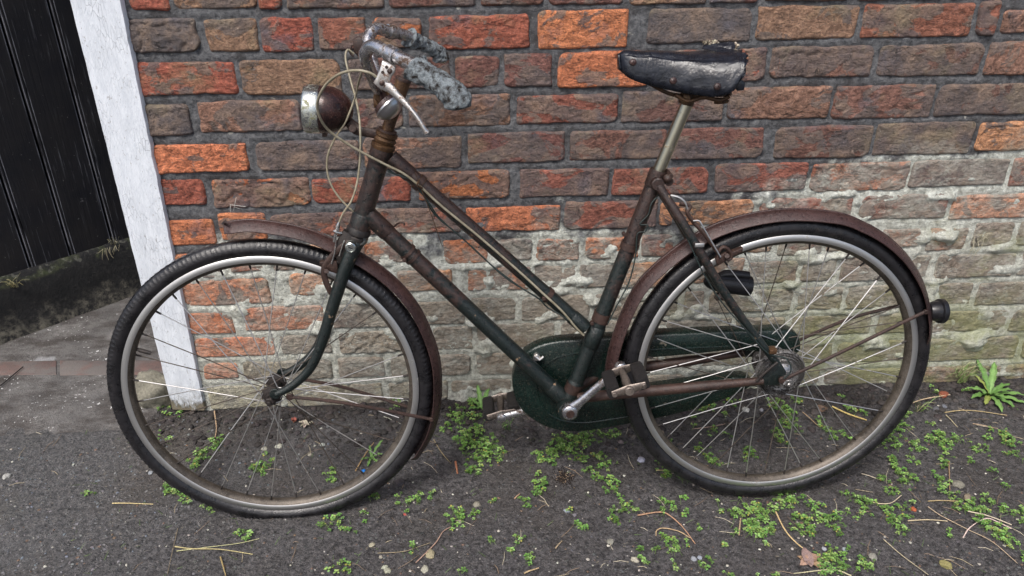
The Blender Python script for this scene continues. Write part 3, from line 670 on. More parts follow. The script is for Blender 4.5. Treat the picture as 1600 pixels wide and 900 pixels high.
for s in (1, -1):
    q = (lambda p: p) if s > 0 else (lambda p: mir(RP, p))
    c0 = q(f(905, 622, .022)); c1 = q(f(960, 616, .046)); c2 = q(f(1192, 595, .062))
    cs = MB(); cs.tube(spline([c0, c1, c1.lerp(c2, .5), c2], 5), [.0112]*12+[.0105, .009, .0085, .008][:4], 14); part(cs, 'chain_stay', M['guard2'])
    s0 = q(f(1027, 287, .020)); s1 = q(f(1075, 362, .046)); s2 = q(f(1140, 470, .056)); s3 = q(f(1212, 566, .062))
    mb.tube(spline([s0, s1, s2, s3], 5), [.0088]*10+[.0088, .0085, .0082, .008, .0078, .0075], 12)
    if s > 0: mb.cyl(s0-ax*.008, s0+ax*.009, .0125, 18)
    e = q(f(1207, 588, .064)); dv = RP.n*s
    P = [q(f(x, y, .062)) for x, y in ((1190, 590), (1203, 578), (1207, 560), (1217, 562), (1228, 580), (1226, 594), (1212, 601), (1192, 601))]
    mb.prism([v-RP.n*.002 for v in P], RP.n, .005, .001)
mb.tube([f(1058, 332, -.04), f(1058, 332, .04)], .006, 10)
part(mb, 'frame', M['frame'])
mb = MB()
for a, b, t, r, L in ((dt0, dt1, .19, .0160, .006), (dt0, dt1, .215, .0160, .006), (tt0, tt1, .135, .0143, .009), (tt0, tt1, .79, .0143, .010), (st_top, bb, .30, .0158, .014), (st_top, bb, .60, .0158, .020), (st_top, bb, .92, .0158, .022)):
    mb = MB(); band(mb, a, b, t, r+.0012, L); part(mb, 'frame_clip', M['guard2'])
for px, py in ((632, 406), (975, 366), (925, 505), (850, 466)): mb = MB(); p = f(px, py, .019); mb.cyl(p-ax*.006, p+ax*.004, .004, 8); part(mb, 'clip_screw', M['guard2'])
mb = MB(); p = f(1042, 280, .0); mb.cyl(p-ax*.020, p+ax*.02, .0085, 12); p = f(1044, 270, .0); mb.cyl(p-ax*.016, p+ax*.026, .0045, 8); mb.ball(f(1043, 279, .02), .009, 10)
part(mb, 'seat_bolt', M['guard2'])

# ---- headset and fork
mb = MB(); d = (htop-hbot).normalized()
mb.lathe([(-.004, .020), (0, .0225), (.006, .0225), (.008, .018), (.012, .0205), (.016, .0215), (.020, .018), (.023, .021), (.028, .021), (.031, .013)], htop, d, 28)
part(mb, 'headset', M['gold'])
mb = MB(); mb.lathe([(.004, .021), (0, .0235), (-.008, .0235), (-.010, .018), (-.014, .0215), (-.020, .0215), (-.024, .017)], hbot, d, 28); part(mb, 'lower_bearing', M['dark'])
mb = MB()
cr = g_(560, 374, 0)
for s in (1, -1):
    q = (lambda p: p) if s > 0 else (lambda p: mir(FPn, p))
    P = [q(g_(x, y, o_)) for x, y, o_ in ((562, 372, .017), (551, 392, .030), (536, 430, .035), (518, 485, .037), (503, 535, .039), (485, 575, .040), (458, 602, .041), (432, 616, .042))]
    pts = spline(P, 5); n = len(pts); rad = []
    for i in range(n):
        t = i/(n-1); rad.append((.0135-.0062*max(0, t-.1)/.9, .0150-.0072*max(0, t-.1)/.9))
    mb.tube(pts, rad, 16)
    e = q(g_(430, 615, .043)); mb.cyl(e-FPn.n*.003, e+FPn.n*.003, .0115, 16)
mb.tube([g_(562, 371, -.03), g_(562, 371, -.015), g_(562, 371, .015), g_(562, 371, .03)], [(.012, .015), (.017, .018), (.017, .018), (.012, .015)], 18)
part(mb, 'fork', M['fork'])
mb = MB(); e = g_(548, 386, .046)
mb.lathe([(-.03, .0105), (.0, .0105), (.004, .0100), (.0055, .0082), (.0045, .0078), (.0045, .001)], e, FPn.n, 24)
lk = part(mb, 'steering_lock', M['bezel'])
mb = MB(); u = (FPn.a*-.8-FPn.b*.4).normalized(); mb.box(e+FPn.n*.0048, u*.0042, FPn.n.cross(u)*.0011, FPn.n*.0008, .0002); part(mb, 'keyhole', M['tyre'], lk)

# ---- wheels
def wheel(PL, hubpx, nsp, big, seed, squash):
    rnd = random.Random(seed); RT, RM, rt_ = .3130, .300, .0165
    W = PL.w
    # hub (the part itself)
    mb = MB(); c = PL.c; n = PL.n
    if big:
        fl = .036
        mb.lathe([(-.060, .006), (-.060, .010), (-.052, .010), (-.050, .020), (-.040, .022), (-.036, .024), (-.034, .040), (-.031, .040), (-.028, .024), (.004, .024), (.012, .034), (.020, .050), (.024, .0535), (.030, .0535), (.0305, .0505), (.0345, .0500), (.0300, .0475), (.0365, .0455), (.0320, .0430), (.0385, .0405), (.0340, .0380), (.0400, .0350), (.0385, .0270), (.0430, .0240), (.048, .014), (.056, .013), (.057, .008)], c, n, 48)
        mb.cyl(c-n*.082, c+n*.082, .0048, 12); mb.cyl(c+n*.068, c+n*.076, .0105, 6); mb.cyl(c-n*.076, c-n*.068, .0105, 6)
        mb.lathe([(.064, .012), (.064, .016), (.0665, .016), (.0665, .01)], c, n, 20)
        fr_, fo = .046, (.028, -.0325)
    else:
        mb.lathe([(-.038, .006), (-.037, .011), (-.030, .012), (-.027, .0215), (-.024, .0215), (-.021, .0125), (-.01, .0105), (.01, .0105), (.021, .0125), (.024, .0215), (.027, .0215), (.030, .012), (.037, .011), (.038, .006)], c, n, 32)
        mb.cyl(c-n*.062, c+n*.062, .0045, 12); mb.cyl(c+n*.048, c+n*.055, .0095, 6); mb.cyl(c-n*.055, c-n*.048, .0095, 6)
        fr_, fo = .019, (.0255, -.0255)
    hub = part(mb, 'wheel', M['hub'] if big else M['dark'], None, 35)
    # rim
    prof = [(RM-.001, .0085), (RM, .0125), (RM-.001, .0135), (RM-.0110, .0140), (RM-.0130, .0128)]
    prof2 = [(RM-.0130, .0128), (RM-.0160, .0105), (RM-.0205, .0060), (RM-.0212, 0), (RM-.0205, -.0060), (RM-.0160, -.0105), (RM-.0130, -.0128)]
    prof3 = [(RM-.0130, -.0128), (RM-.0110, -.0140), (RM-.001, -.0135), (RM, -.0125), (RM-.001, -.0085)]
    mb = MB(); N = 220
    for k, pr in enumerate((prof, prof2, prof3)):
        mb.cur = 1 if k == 1 else 0; vs = []
        for i in range(N):
            A_ = 2*math.pi*i/N; 
            for r_, o_ in pr: vs.append(W(r_*math.cos(A_), r_*math.sin(A_), o_))
        m = len(pr); mb.add(vs, [(i*m+j, i*m+j+1, ((i+1) % N)*m+j+1, ((i+1) % N)*m+j) for i in range(N) for j in range(m-1)])
    mb.build('rim', [M['rim'], M['rimbed']], hub, 50)
    # tyre with side lugs
    mb = MB(); N = 600; m = 22; vs = []
    for i in range(N):
        A_ = 2*math.pi*i/N; lug = (i % 3 == 0) and squash
        for j in range(m):
            ph = -math.pi*.80+2*math.pi*.80*j/(m-1)          # 0 = outward
            r_ = rt_; a_ = abs(ph)
            if .66 < a_ < 1.10: r_ += -.0014 if lug else .0004
            elif a_ <= .62: r_ += .0006+(.0006 if (i//2+j) % 2 else -.0004)
            elif 1.3 < a_ < 1.45: r_ += -.0004
            rr = RT+r_*math.cos(ph); o_ = r_*math.sin(ph)*1.0
            p = W(rr*math.cos(A_), rr*math.sin(A_), o_)
            fl_ = .004+.0025*noise.noise(Vector((p.x*60, p.y*60, 3)))
            if p.z < fl_:
                p = p+PL.n*math.copysign((fl_-p.z)*.55, o_) if abs(o_) > .003 else p
                p.z = fl_-(.002 if lug else 0)
            elif p.z < .035 and squash: p = p+PL.n*math.copysign(.003*(1-p.z/.035), o_) if abs(o_) > .006 else p
            vs.append(p)
    mb.add(vs, [(i*m+j, i*m+j+1, ((i+1) % N)*m+j+1, ((i+1) % N)*m+j) for i in range(N) for j in range(m-1)])
    mb.build('tyre', M['tyre'], hub, 60)
    # spokes
    for k in range(nsp):
        side = k % 2; lead = (k//2) % 2; A_ = 2*math.pi*(k+.5)/nsp+.05
        H_ = A_+(1 if lead else -1)*(R(66) if big else R(74))
        h0 = W(fr_*math.cos(H_), fr_*math.sin(H_), fo[side]+(.002 if lead else -.002)); r1 = W((RM-.0195)*math.cos(A_), (RM-.0195)*math.sin(A_), (.003 if side == 0 else -.003))
        d = (r1-h0)
        bow = PL.n*rnd.uniform(-.002, .002)+d.normalized().cross(PL.n)*rnd.uniform(-.0015, .0015)
        if not big and k == 13: continue
        mb = MB(); mb.tube([h0-d*.012, h0+d*.5+bow, r1], .00105, 6)
        mb.cur = 1; mb.tube([r1-d.normalized()*.013, r1-d.normalized()*.011, r1+d.normalized()*.003], [.0011, .0020, .0022], 8)
        rusty = rnd.random() < (.30 if not big else .20)
        mb.build('spoke', [M['spoke2'] if rusty else M['spoke'], M['dark']], hub, 60)
    return hub
hubF = wheel(FPn, None, 32, False, 3, True)
hubR = wheel(RP, None, 40, True, 9, False)
# valve and a broken spoke on the front wheel
mb = MB(); v0, v1 = g_(207, 544, 0), g_(236, 552, 0); d = (v1-v0).normalized(); mb.tube([v0, v0.lerp(v1, .35), v0.lerp(v1, .4), v0.lerp(v1, .85), v1], [.0035, .0035, .0045, .0042, .0036], 10); part(mb, 'valve', M['dark'], hubF)

# ---- mudguards
def guard(name, PL, crest, off0, halfw, mat, lip=0):
    P = [PL.loc(PL.p(x, y, 0)) for x, y in crest]
    pts = spline([Vector((a, b, 0)) for a, b, _ in P], 7); n = len(pts); mb = MB(); vs = []
    S = [-1, -.9, -.72, -.5, -.25, -.09, -.06, 0, .06, .09, .25, .5, .72, .9, 1]
    def hgt(s, t): return -.0155*(abs(s)**2.3)+(.0013 if abs(s) <= .06 else 0)-(.0010 if abs(s) in (.72,) else 0)
    m = len(S)*2
    for i in range(n):
        t = (pts[min(n-1, i+1)]-pts[max(0, i-1)]).normalized(); nr = Vector((t.y, -t.x, 0))
        if nr.dot(pts[i]) < 0: nr = -nr
        hw = halfw*(min(1, .72+.28*min(i, n-1-i)/4)); row = []
        for s in S: row.append((hgt(s, 0), s*hw))
        row += [(h_-.0016, o_*.985) for h_, o_ in row[::-1]]
        for h_, o_ in row:
            q = pts[i]+nr*h_; vs.append(PL.w(q.x, q.y, o_+off0))
    mb.add(vs, [(i*m+j, i*m+(j+1) % m, (i+1)*m+(j+1) % m, (i+1)*m+j) for i in range(n-1) for j in range(m)])
    mb.add(vs[:m], [tuple(range(m))]); mb.add(vs[-m:], [tuple(range(m))[::-1]])
    return part(mb, name, mat, None, 35)
FC = [(350, 348), (372, 344), (400, 343), (450, 350), (485, 359), (515, 371), (545, 385), (572, 400), (600, 419), (630, 446), (656, 480), (675, 520), (687, 560), (690, 600), (687, 640), (677, 676), (661, 704), (652, 716)]
guard('mudguard', FPn, FC, 0, .0265, M['guard'])
RC = [(950, 610), (946, 580), (953, 540), (968, 495), (990, 450), (1020, 416), (1070, 376), (1120, 349), (1180, 332), (1240, 326), (1310, 332), (1350, 347), (1380, 364), (1406, 386), (1426, 411), (1442, 441), (1450, 470), (1454, 500), (1453, 530)]
gr = guard('mudguard', RP, RC, 0, .0275, M['guard'])
def stay(name, pts, r=.0036, mat='guard2'):
    mb = MB(); mb.tube(spline(pts, 5), r, 8); d = (pts[0]-pts[1]).normalized()
    mb.cyl(pts[0]-RP.n*.003, pts[0]+RP.n*.003, .0075, 12); mb.cyl(pts[-1]-RP.n*.002, pts[-1]+RP.n*.004, .005, 8)
    part(mb, name, M[mat])
stay('mudguard_stay', [g_(453, 620, .050), g_(540, 630, .050), g_(674, 655, .029)])
stay('mudguard_stay', [g_(468, 592, -.042), g_(540, 606, -.045), g_(650, 640, -.029)])
stay('mudguard_stay', [f(1222, 594, .070), f(1290, 562, .055), f(1446, 487, .029)])
stay('mudguard_stay', [f(1245, 533, -.062), f(1330, 497, -.05), f(1420, 474, -.029)])
mb = MB(); mb.tube([g_(352, 346, .024), g_(349, 349, 0), g_(352, 346, -.024)], .003, 8); part(mb, 'guard_tip_wire', M['guard2'])

# ---- rear lamp on the mudguard end, dynamo lamp behind the stay
mb = MB(); c0 = f(1449, 486, 0); d = (f(1475, 486, 0)-c0).normalized(); mb.lathe([(0, .010), (.002, .0165), (.012, .0205), (.022, .0215), (.024, .0255), (.032, .0262), (.0345, .0245), (.0345, .001)], c0, d, 32); part(mb, 'rear_lamp', M['plastic'])
mb = MB(); c0 = f(1099, 439, -.085); d = (f(1171, 447, -.085)-c0).normalized()
mb.lathe([(0, .0005), (.003, .0075), (.010, .0130), (.022, .0178), (.038, .0203), (.060, .0212), (.100, .0222), (.1035, .0215), (.1035, .001)], c0, d, 30)
up = RP.b; mb.tube([c0+d*.030+up*.014, c0+d*.045+up*.021, c0+d*.070+up*.0235, c0+d*.098+up*.0235], [.006, .0095, .010, .0095], 12); part(mb, 'rear_spotlight', M['plastic'])
mb = MB(); mb.box(f(1128, 463, -.055), RP.a*.014, RP.b*.006, RP.n*.010, .002); mb.cyl(f(1124, 463, -.06), f(1124, 463, -.04), .006, 8); part(mb, 'lamp_clamp', M['guard2'])

# ---- chaincase on the far side
OUT = [(801, 606), (803, 583), (813, 561), (832, 545), (862, 535), (905, 531), (960, 528), (1010, 524), (1100, 520), (1200, 517), (1232, 517), (1247, 524), (1252, 540), (1248, 552), (1225, 556), (1180, 552), (1150, 548), (1080, 555), (1000, 563), (975, 575), (975, 606), (1000, 610), (1090, 598), (1165, 590), (1172, 606), (1120, 630), (1050, 650), (960, 668), (905, 676), (865, 672), (834, 658), (811, 636)]
def smooth_poly(P, n=3):
    P = [Vector(p) for p in P]; m = len(P); out = []
    for i in range(m):
        a, b, c, d = P[i-1], P[i], P[(i+1) % m], P[(i+2) % m]
        for k in range(n):
            t = k/n; out.append(.5*((2*b)+(c-a)*t+(2*a-5*b+4*c-d)*t*t+(3*b-a-3*c+d)*t**3))
    return out
mb = MB(); mb.prism(smooth_poly([f(x, y, -.030) for x, y in OUT], 3), -RP.n, .036, .0055)
cc = part(mb, 'chaincase', M['green'], None, 50)
mb = MB()
bead = [(1140, 541), (1010, 546), (940, 549), (893, 553), (866, 561), (848, 576), (840, 598), (842, 622), (855, 644), (880, 657), (915, 660), (960, 654), (985, 650)]
P = spline([f(x, y, -.0300) for x, y in bead], 6); mb.tube(P, .0022, 8)
part(mb, 'pressed_rib', M['green'], cc)
mb = MB(); p = f(838, 556, -.03); mb.cyl(p-ax*.004, p+ax*.010, .008, 12); mb.tube([f(836, 556, -.02), f(843, 562, -.018), f(849, 557, -.02)], .003, 6); part(mb, 'case_screw', M['lever'], cc)

# ---- cranks and pedals
def crank(P0, P1, n, s):
    mb = MB(); d = (P1-P0).normalized(); k = n.cross(d)
    pts = [P0.lerp(P1, t) for t in (0, .1, .22, .6, .9, 1)]; mb.tube(pts, [(.0135, .008), (.0125, .008), (.0095, .0075), (.0085, .006), (.0090, .006), (.0095, .006)], 16, flat=n)
    mb.cyl(P0-n*.011, P0+n*.011, .0165, 24); mb.cyl(P1-n*.0085, P1+n*.0085, .0115, 18)
    mb.cyl(P0-n*s*0-n*.013, P0+n*.013, .0085, 14); return mb
e0, e1 = f(890, 642, .062), f(970, 574, .074)
cm_ = part(crank(e0, e1, RP.n, 1), 'crank', M['bar'], None, 50)
mb = MB(); t = e0.lerp(e1, .045)+RP.n*.004; mb.cyl(e0+(e1-e0).normalized().cross(RP.n)*-.013-(RP.b*.006), e0+(e1-e0).normalized().cross(RP.n)*.016-(RP.b*.006), .0042, 10); mb.cyl(e0+RP.n*.011, e0+RP.n*.0145, .0088, 14); part(mb, 'cotter_pin', M['guard2'], cm_)
h0, h1 = f(878, 628, -.072), f(784, 652, -.080)
part(crank(h0, h1, RP.n, -1), 'crank', M['bar'], None, 50)
def pedal(P, n, s):
    s = s.normalized(); k = n.cross(s).normalized()
    mb = MB(); mb.tube([P+n*.004, P+n*.02, P+n*.055, P+n*.086], [.0075, .0062, .0085, .0075], 14); mb.cyl(P+n*.084, P+n*.097, .0095, 14)
    for z in (.012, .088):
        mb.tube([P+n*z-s*.033, P+n*z, P+n*z+s*.033], [(.0065, .0022), (.0100, .0022), (.0065, .0022)], 12, flat=n)
        for q in (-1, 1): mb.cyl(P+n*(z-.004)+s*q*.029, P+n*(z+.006)+s*q*.029, .0052, 10)
    pd = part(mb, 'pedal', M['pedal'], None, 45)
    for q in (-1, 1):
        mb = MB(); c = P+n*.050+s*q*.029; v = []
        for j in range(9): 
            for i, (x, y) in enumerate(((-1, -.75), (-.75, -1), (.75, -1), (1, -.75), (1, -.2), (.9, 0), (1, .2), (1, .75), (.75, 1), (-.75, 1), (-1, .75), (-1, .2), (-.9, 0), (-1, -.2))):
                z = -1+j/4; e = .92 if abs(z) > .95 else 1; v.append(c+s*x*.0125*e+k*y*.0125*e+n*z*.034)
        m = 14; mb.add(v, [(j*m+i, j*m+(i+1) % m, (j+1)*m+(i+1) % m, (j+1)*m+i) for j in range(8) for i in range(m)]+[tuple(range(m))[::-1], tuple(8*m+i for i in range(m))])
        part(mb, 'pedal_rubber', M['rubber'], pd, 30)
pedal(e1, RP.n, -RP.a*.95+RP.b*.28)
pedal(h1, -RP.n, -RP.a*.97+RP.b*.20)
mb = MB(); p = [f(1168, 598, .045), f(1190, 590, .060), f(1205, 582, .066)]

# ---- seat post and saddle
sp0, sp1 = f(1028, 270), f(1074, 160)
mb = MB(); mb.tube([sp0, sp1], .0118, 24); part(mb, 'seat_post', M['post'])
ST = [(967, 84, 110, .010), (974, 79, 118, .019), (988, 77, 126, .027), (1010, 76, 133, .031), (1035, 77, 139, .037), (1062, 78, 145, .048), (1090, 78, 149, .061), (1112, 76, 151, .071), (1130, 75, 148, .076), (1146, 75, 138, .078), (1153, 77, 126, .077)]
rows = []
for x, yt, yl, wd in ST:
    at, bt, _ = RP.loc(f(x, yt, 0)); al, bl, _ = RP.loc(f(x+3, yl, wd)); rows.append(Vector((at, bt, 0))), rows[-1]
    rows[-1] = (Vector((at, bt, wd)), Vector((al, bl, wd)))
T = spline([r[0] for r in rows], 4); Lw = spline([r[1] for r in rows], 4)
mb = MB(); vs = []; K = 40
for i, (t, l) in enumerate(zip(T, Lw)):
    for k in range(K+1):
        s = -1+2*k/K; th = s*math.pi/2; x = math.copysign(abs(math.sin(th))**.72, s); y = abs(math.cos(th))**.62
        a = l.x+(t.x-l.x)*y; b = l.y+(t.y-l.y)*y; o_ = x*t.z*(1.0)
        wv = noise.fractal(Vector((a*30, o_*22, b*30)), 1, 2, 4)*.0022
        if abs(s) > .55 and i > 22: wv += .0025*math.sin(a*110+s*4)          # sagging creases in the skirt
        seam = abs((a-T[17].x) - (b-T[17].y)*.3)
        if seam < .003 and abs(s) > .3: wv -= .0022
        tear = 0
        if i >= len(T)-3: tear = noise.noise(Vector((k*.55, i*.7, 3)))*.009
        sag = -.004*math.sin(math.pi*i/len(T)) if abs(s) < .5 else 0
        vs.append(RP.w(a-tear-abs(wv)*.3, b+wv*abs(y)+sag+tear*.4, o_+math.copysign(wv, s)*(1-y)))
m = K+1; n = len(T)
mb.add(vs, [(i*m+k, i*m+k+1, (i+1)*m+k+1, (i+1)*m+k) for i in range(n-1) for k in range(K)])
mb.add(vs[:m], [tuple(range(m))])
sd_ = part(mb, 'saddle', M['leather'], None, None)
smooth(sd_.data, None); md = sd_.modifiers.new('thickness', 'SOLIDIFY'); md.thickness = .0028; md.offset = -1
mb = MB()
for px, py, o_ in ((989, 97, .028), (1052, 126, .044), (1121, 135, .076)):
    p = f(px, py, o_); nn = (RP.n+RP.b*.25).normalized(); mb.lathe([(-.003, .0062), (.0015, .0060), (.003, .0045), (.0038, .001)], p, nn, 16); part(mb, 'rivet', M['guard'], sd_); mb = MB()
mb = MB()     # torn flap standing up along the back edge, and the ragged padding
P = [f(x, y, o_) for x, y, o_ in ((1096, 76, -.02), (1100, 68, -.03), (1112, 66, -.03), (1130, 67, -.03), (1140, 64, -.02), (1147, 66, -.01), (1148, 74, 0), (1145, 80, .0), (1120, 80, -.01))]
mb.prism(P, RP.n, .004, .001); part(mb, 'torn_flap', M['leather'], sd_)
tn = []; mb = MB(); rnd = random.Random(5)
for i in range(46):
    t = i/45; px = 1100+47*t if i < 22 else 1150+6*math.sin(i*1.7)*.5; py = (66+2*math.sin(i)) if i < 22 else 68+(i-22)*3.0
    o_ = -.026 if i < 22 else (-.01+.07*(i-22)/24)
    p = f(px, py, o_); rock(mb, p, (.0035, .003, .0028), i, tn, rnd.choice([(.36, .32, .25), (.24, .20, .15), (.10, .08, .06)]), 1)
o = tinted(mb, 'padding', M['straw'], tn, sd_); o['kind'] = 'stuff'
mb = MB()
P = [f(1154, 122, .06), f(1163, 128, .06), f(1161, 140, .06), f(1150, 141, .06), f(1146, 132, .06)]; mb.prism(P, RP.n, .008, .002); part(mb, 'saddle_bag_loop', M['leather'], sd_)
mb = MB()
for o_ in (.022, -.022):
    mb.tube(spline([f(985, 116, o_*.4), f(1010, 128, o_*.7), f(1045, 146, o_), f(1075, 150, o_), f(1110, 149, o_*1.6), f(1142, 146, o_*2.2)], 5), .0036, 8)
for o_ in (.040, -.040):
    pts = []
    for i in range(40):
        a = i*.75; c = f(1128, 148, o_)+RP.b*(-.014+.030*i/39); pts.append(c+RP.a*math.cos(a)*.012+RP.n*math.sin(a)*.012)
    mb.tube(pts, .0022, 6)
mb.cyl(f(1072, 156, -.030), f(1072, 154, .030), .0115, 16); mb.cyl(f(1072, 154, .028), f(1072, 154, .036), .009, 6)
mb.tube([f(1071, 163), f(1076, 148)], .0145, 16)
mb.tube(spline([f(1055, 148, .034), f(1075, 158, .036), f(1100, 152, .04), f(1125, 157, .05), f(1140, 150, .055)], 5), .0040, 8)
part(mb, 'saddle_frame', M['gold'])

# ---- stem, handlebar
q0, q1 = f(602, 214), f(630, 126)
mb = MB(); mb.tube([q0, q0.lerp(q1, .35), q0.lerp(q1, .55), q1], [.0112, .0112, .0128, .0140], 22)
cl = f(600, 146, 0); mb.tube([q0.lerp(q1, .72), cl], [.0125, .0135], 18); mb.cyl(cl-RP.n*.019, cl+RP.n*.019, .0168, 24)
mb.box(f(594, 158, .0), RP.a*.011, RP.b*.010, RP.n*.014, .003)
stem = part(mb, 'stem', M['gold'])
mb = MB(); d = (q1-q0).normalized(); mb.cyl(q1-d*.001, q1+d*.005, .0145, 20); mb.cyl(q1+d*.004, q1+d*.010, .0085, 6); part(mb, 'stem_bolt', M['guard2'], stem)
TH = .074; axd = (RP.loc(htop)[0]-RP.loc(hbot)[0], RP.loc(htop)[1]-RP.loc(hbot)[1]); k = math.hypot(*axd); axv = Vector((axd[0]/k, axd[1]/k, 0))
fwv = Vector((axv.y, -axv.x, 0)); fwv = fwv if fwv.x > 0 else -fwv; latv = Vector((0, 0, 1))
FF = fwv*math.cos(TH)+latv*math.sin(TH); LL = latv*math.cos(TH)-fwv*math.sin(TH); B0 = Vector((.7515, .6182, 0))
def bar(A, B, H): q = B0+FF*A+LL*B+axv*H; return RP.w(q.x, q.y, q.z)
clb = RP.loc(cl)
O_B = B0
def barloc(p):
    q = Vector(RP.loc(p))-B0; return q.dot(FF), q.dot(LL), q.dot(axv)
near = [(591, 139, .024), (581, 117, .062), (573, 97, .092), (571, 83, .110), (583, 72, .128), (605, 82, .150), (627, 92, .170), (648, 103, .187), (672, 118, .204), (697, 136, .219), (710, 147, .227)]
half = [barloc(f(*p)) for p in near]
def side(s): return [bar(a, s*b, h) for a, b, h in half]
farh = lambda a, b, h: bar(a+.02*b, -b, h-.024*b)          # the far half has been knocked down a little
path = [farh(*q) for q in half][::-1] + side(1)
mb = MB(); mb.tube(spline(path, 6), .0112, 20); hb = part(mb, 'handlebar', M['bar'])
def grip(s, seed, droop):
    gl = [barloc(f(*p)) for p in ((646, 104, .187), (656, 112, .194), (676, 123, .206), (697, 137, .219), (713, 152, .229), (718, 168, .232))]; P = [(bar(a, b, h-(droop if i == 5 else 0)) if s > 0 else farh(a, b, h)) for i, (a, b, h) in enumerate(gl)]
    pts = spline(P, 14); n = len(pts); mb = MB(); seg = 44; k = len(mb.v)
    rad = [(.0215 if s > 0 else .0175)+.0025*math.sin(i/n*7+seed)-(.010*(1-i/3) if i < 3 else 0)-(.013*((i-(n-5))/4)**2 if i > n-5 else 0)-.003*i/n for i in range(n)]
    mb.tube(pts, rad, seg); vs = []
    cen = [p for p in pts for _ in range(seg)]
    for v, c in zip(mb.v, cen):
        v = Vector(v); d = (v-c); L = d.length; d.normalize(); w1 = noise.noise(v*95+Vector((seed, 0, 0))); w2 = noise.noise(v*260); w3 = noise.noise(v*34)
        k1 = noise.voronoi(v*105)[0][0]
        vs.append(tuple(c+d*(L+w1*.0022+w2*.0012+w3*.0025-(.0032*max(0, .55-k1)/.55))))
    mb.v = vs; o = part(mb, 'grip_cover', M['wool'], None, None); smooth(o.data, None); return o
grip(1, 2.1, .004); grip(-1, 7.7, -.006)
mb = MB(); ge = half[-1]; mb.ball(farh(ge[0]-.014, ge[1]+.004, ge[2]-.008), .012, 14); part(mb, 'grip_end', M['bezel'])
mb = MB(); a, b = f(606, 82, .151), f(622, 90, .166); mb.lathe([(0, .0112), (0, .0135), (.020, .0135), (.020, .0112)], a, b-a, 24); part(mb, 'lever_band', M['bar'], hb); mb = MB()
q_ = [barloc(v) for v in (a, b)]; a2, b2 = [farh(*v) for v in q_]; mb.lathe([(0, .0112), (0, .0135), (.014, .0135), (.014, .0112)], a2, b2-a2, 20); part(mb, 'lever_band', M['bar'], hb)
# brake levers
lv = .165
P = [f(x, y, lv) for x, y in ((598, 93), (619, 103), (618, 112), (613, 118), (610, 126), (611, 134), (604, 142), (592, 136), (584, 128), (588, 121), (593, 110))]
mb = MB(); mb.prism(P, RP.n, .010, .002)
LVP = [f(601, 130, lv+.006), f(612, 140, lv+.008), f(622, 150, lv+.010), f(638, 166, lv+.014), f(652, 183, lv+.018), f(661, 198, lv+.020), f(667, 208, lv+.020)]
pts = spline(LVP, 5); n = len(pts); mb.tube(pts, [(.0085-.0045*min(1, i/(n*.55))+(.0008 if i > n-4 else 0), .0042) for i in range(n)], 14, flat=RP.n)
lev = part(mb, 'brake_lever', M['lever'])
mb = MB()
for x, y, r in ((597, 130, .0042), (609, 111, .0042)): p = f(x, y, lv+.010); mb.lathe([(0, r), (.002, r), (.0032, r*.6), (.0034, .0005)], p, RP.n, 14)
for x, y in ((604, 105), (598, 113)): p = f(x, y, lv+.0102); mb.lathe([(0, .0026), (.0006, .0026), (.0006, .0003)], p, RP.n, 10)
part(mb, 'lever_screw', M['guard2'], lev)
mb = MB(); P = [f(x, y, -.10) for x, y in ((552, 62), (560, 57), (574, 60), (580, 68), (570, 80), (560, 88), (553, 80))]; mb.prism(P, RP.n, .008, .002)
mb.tube(spline([f(550, 70, -.09), f(547, 82, -.09), f(553, 88, -.09)], 4), .0022, 6); part(mb, 'brake_lever', M['guard2'])
# bell
mb = MB(); c = f(606, 166, .060); dx = (-RP.a*.62-RP.b*.66+RP.n*.30).normalized()
mb.lathe([(-.001, .0235), (.000, .0262), (.003, .0266), (.004, .0255), (.009, .0240), (.014, .0205), (.018, .0150), (.0205, .008), (.021, .0005)], c, dx, 36); bell = part(mb, 'bell', M['dome'])
mb = MB(); mb.lathe([(-.010, .012), (-.009, .022), (-.002, .0235), (-.001, .0235)], c, dx, 30); mb.tube([c-dx*.008, c-dx*.02-RP.n*.04], .006, 8); mb.box(c-dx*.006+RP.a*.020-RP.b*.014, RP.a*.010-RP.b*.004, RP.n*.004, RP.b*.0014, .001); part(mb, 'bell_base', M['guard'], bell)
# head lamp
lc0, lc1 = f(476, 170, 0), f(552, 166, 0); d = (lc1-lc0).normalized(); d = (d-RP.n*.03+RP.b*-.10).normalized()
mb = MB(); mb.lathe([(.025, .0405), (.030, .0425), (.040, .0425), (.052, .0405), (.063, .0360), (.072, .0295), (.080, .0205), (.0855, .0100), (.087, .0005)], lc0, d, 48); lamp = part(mb, 'head_lamp', M['lamp'], None, 60)
mb = MB(); mb.lathe([(.006, .036), (.001, .038), (.000, .0405), (.003, .0425), (.014, .0432), (.024, .0432), (.0275, .0422), (.0275, .040)], lc0, d, 48); part(mb, 'lamp_rim', M['bezel'], lamp)
mb = MB(); mb.lathe([(.004, .037), (.001, .028), (-.001, .015), (-.0015, .0005)], lc0, d, 40); part(mb, 'lens', M['glass'], lamp)
mb = MB(); p = f(507, 207, .0); mb.box(p, RP.a*.004, RP.b*.007, RP.n*.006, .001); part(mb, 'lamp_catch', M['guard2'], lamp)
mb = MB(); mb.tube(spline([f(545, 192, .004), f(556, 203, .006), f(575, 207, .006), f(600, 212, .004)], 5), [(.0085, .0035)]*16, 12, flat=RP.n); mb.cyl(f(551, 201, -.006), f(551, 201, .016), .0075, 12); mb.tube([f(547, 186, .002), f(562, 198, .004)], .0035, 8)
mb.lathe([(.030, .011), (.030, .0175), (.034, .0175), (.034, .011)], htop, (htop-hbot), 20); part(mb, 'lamp_bracket', M['guard2'])

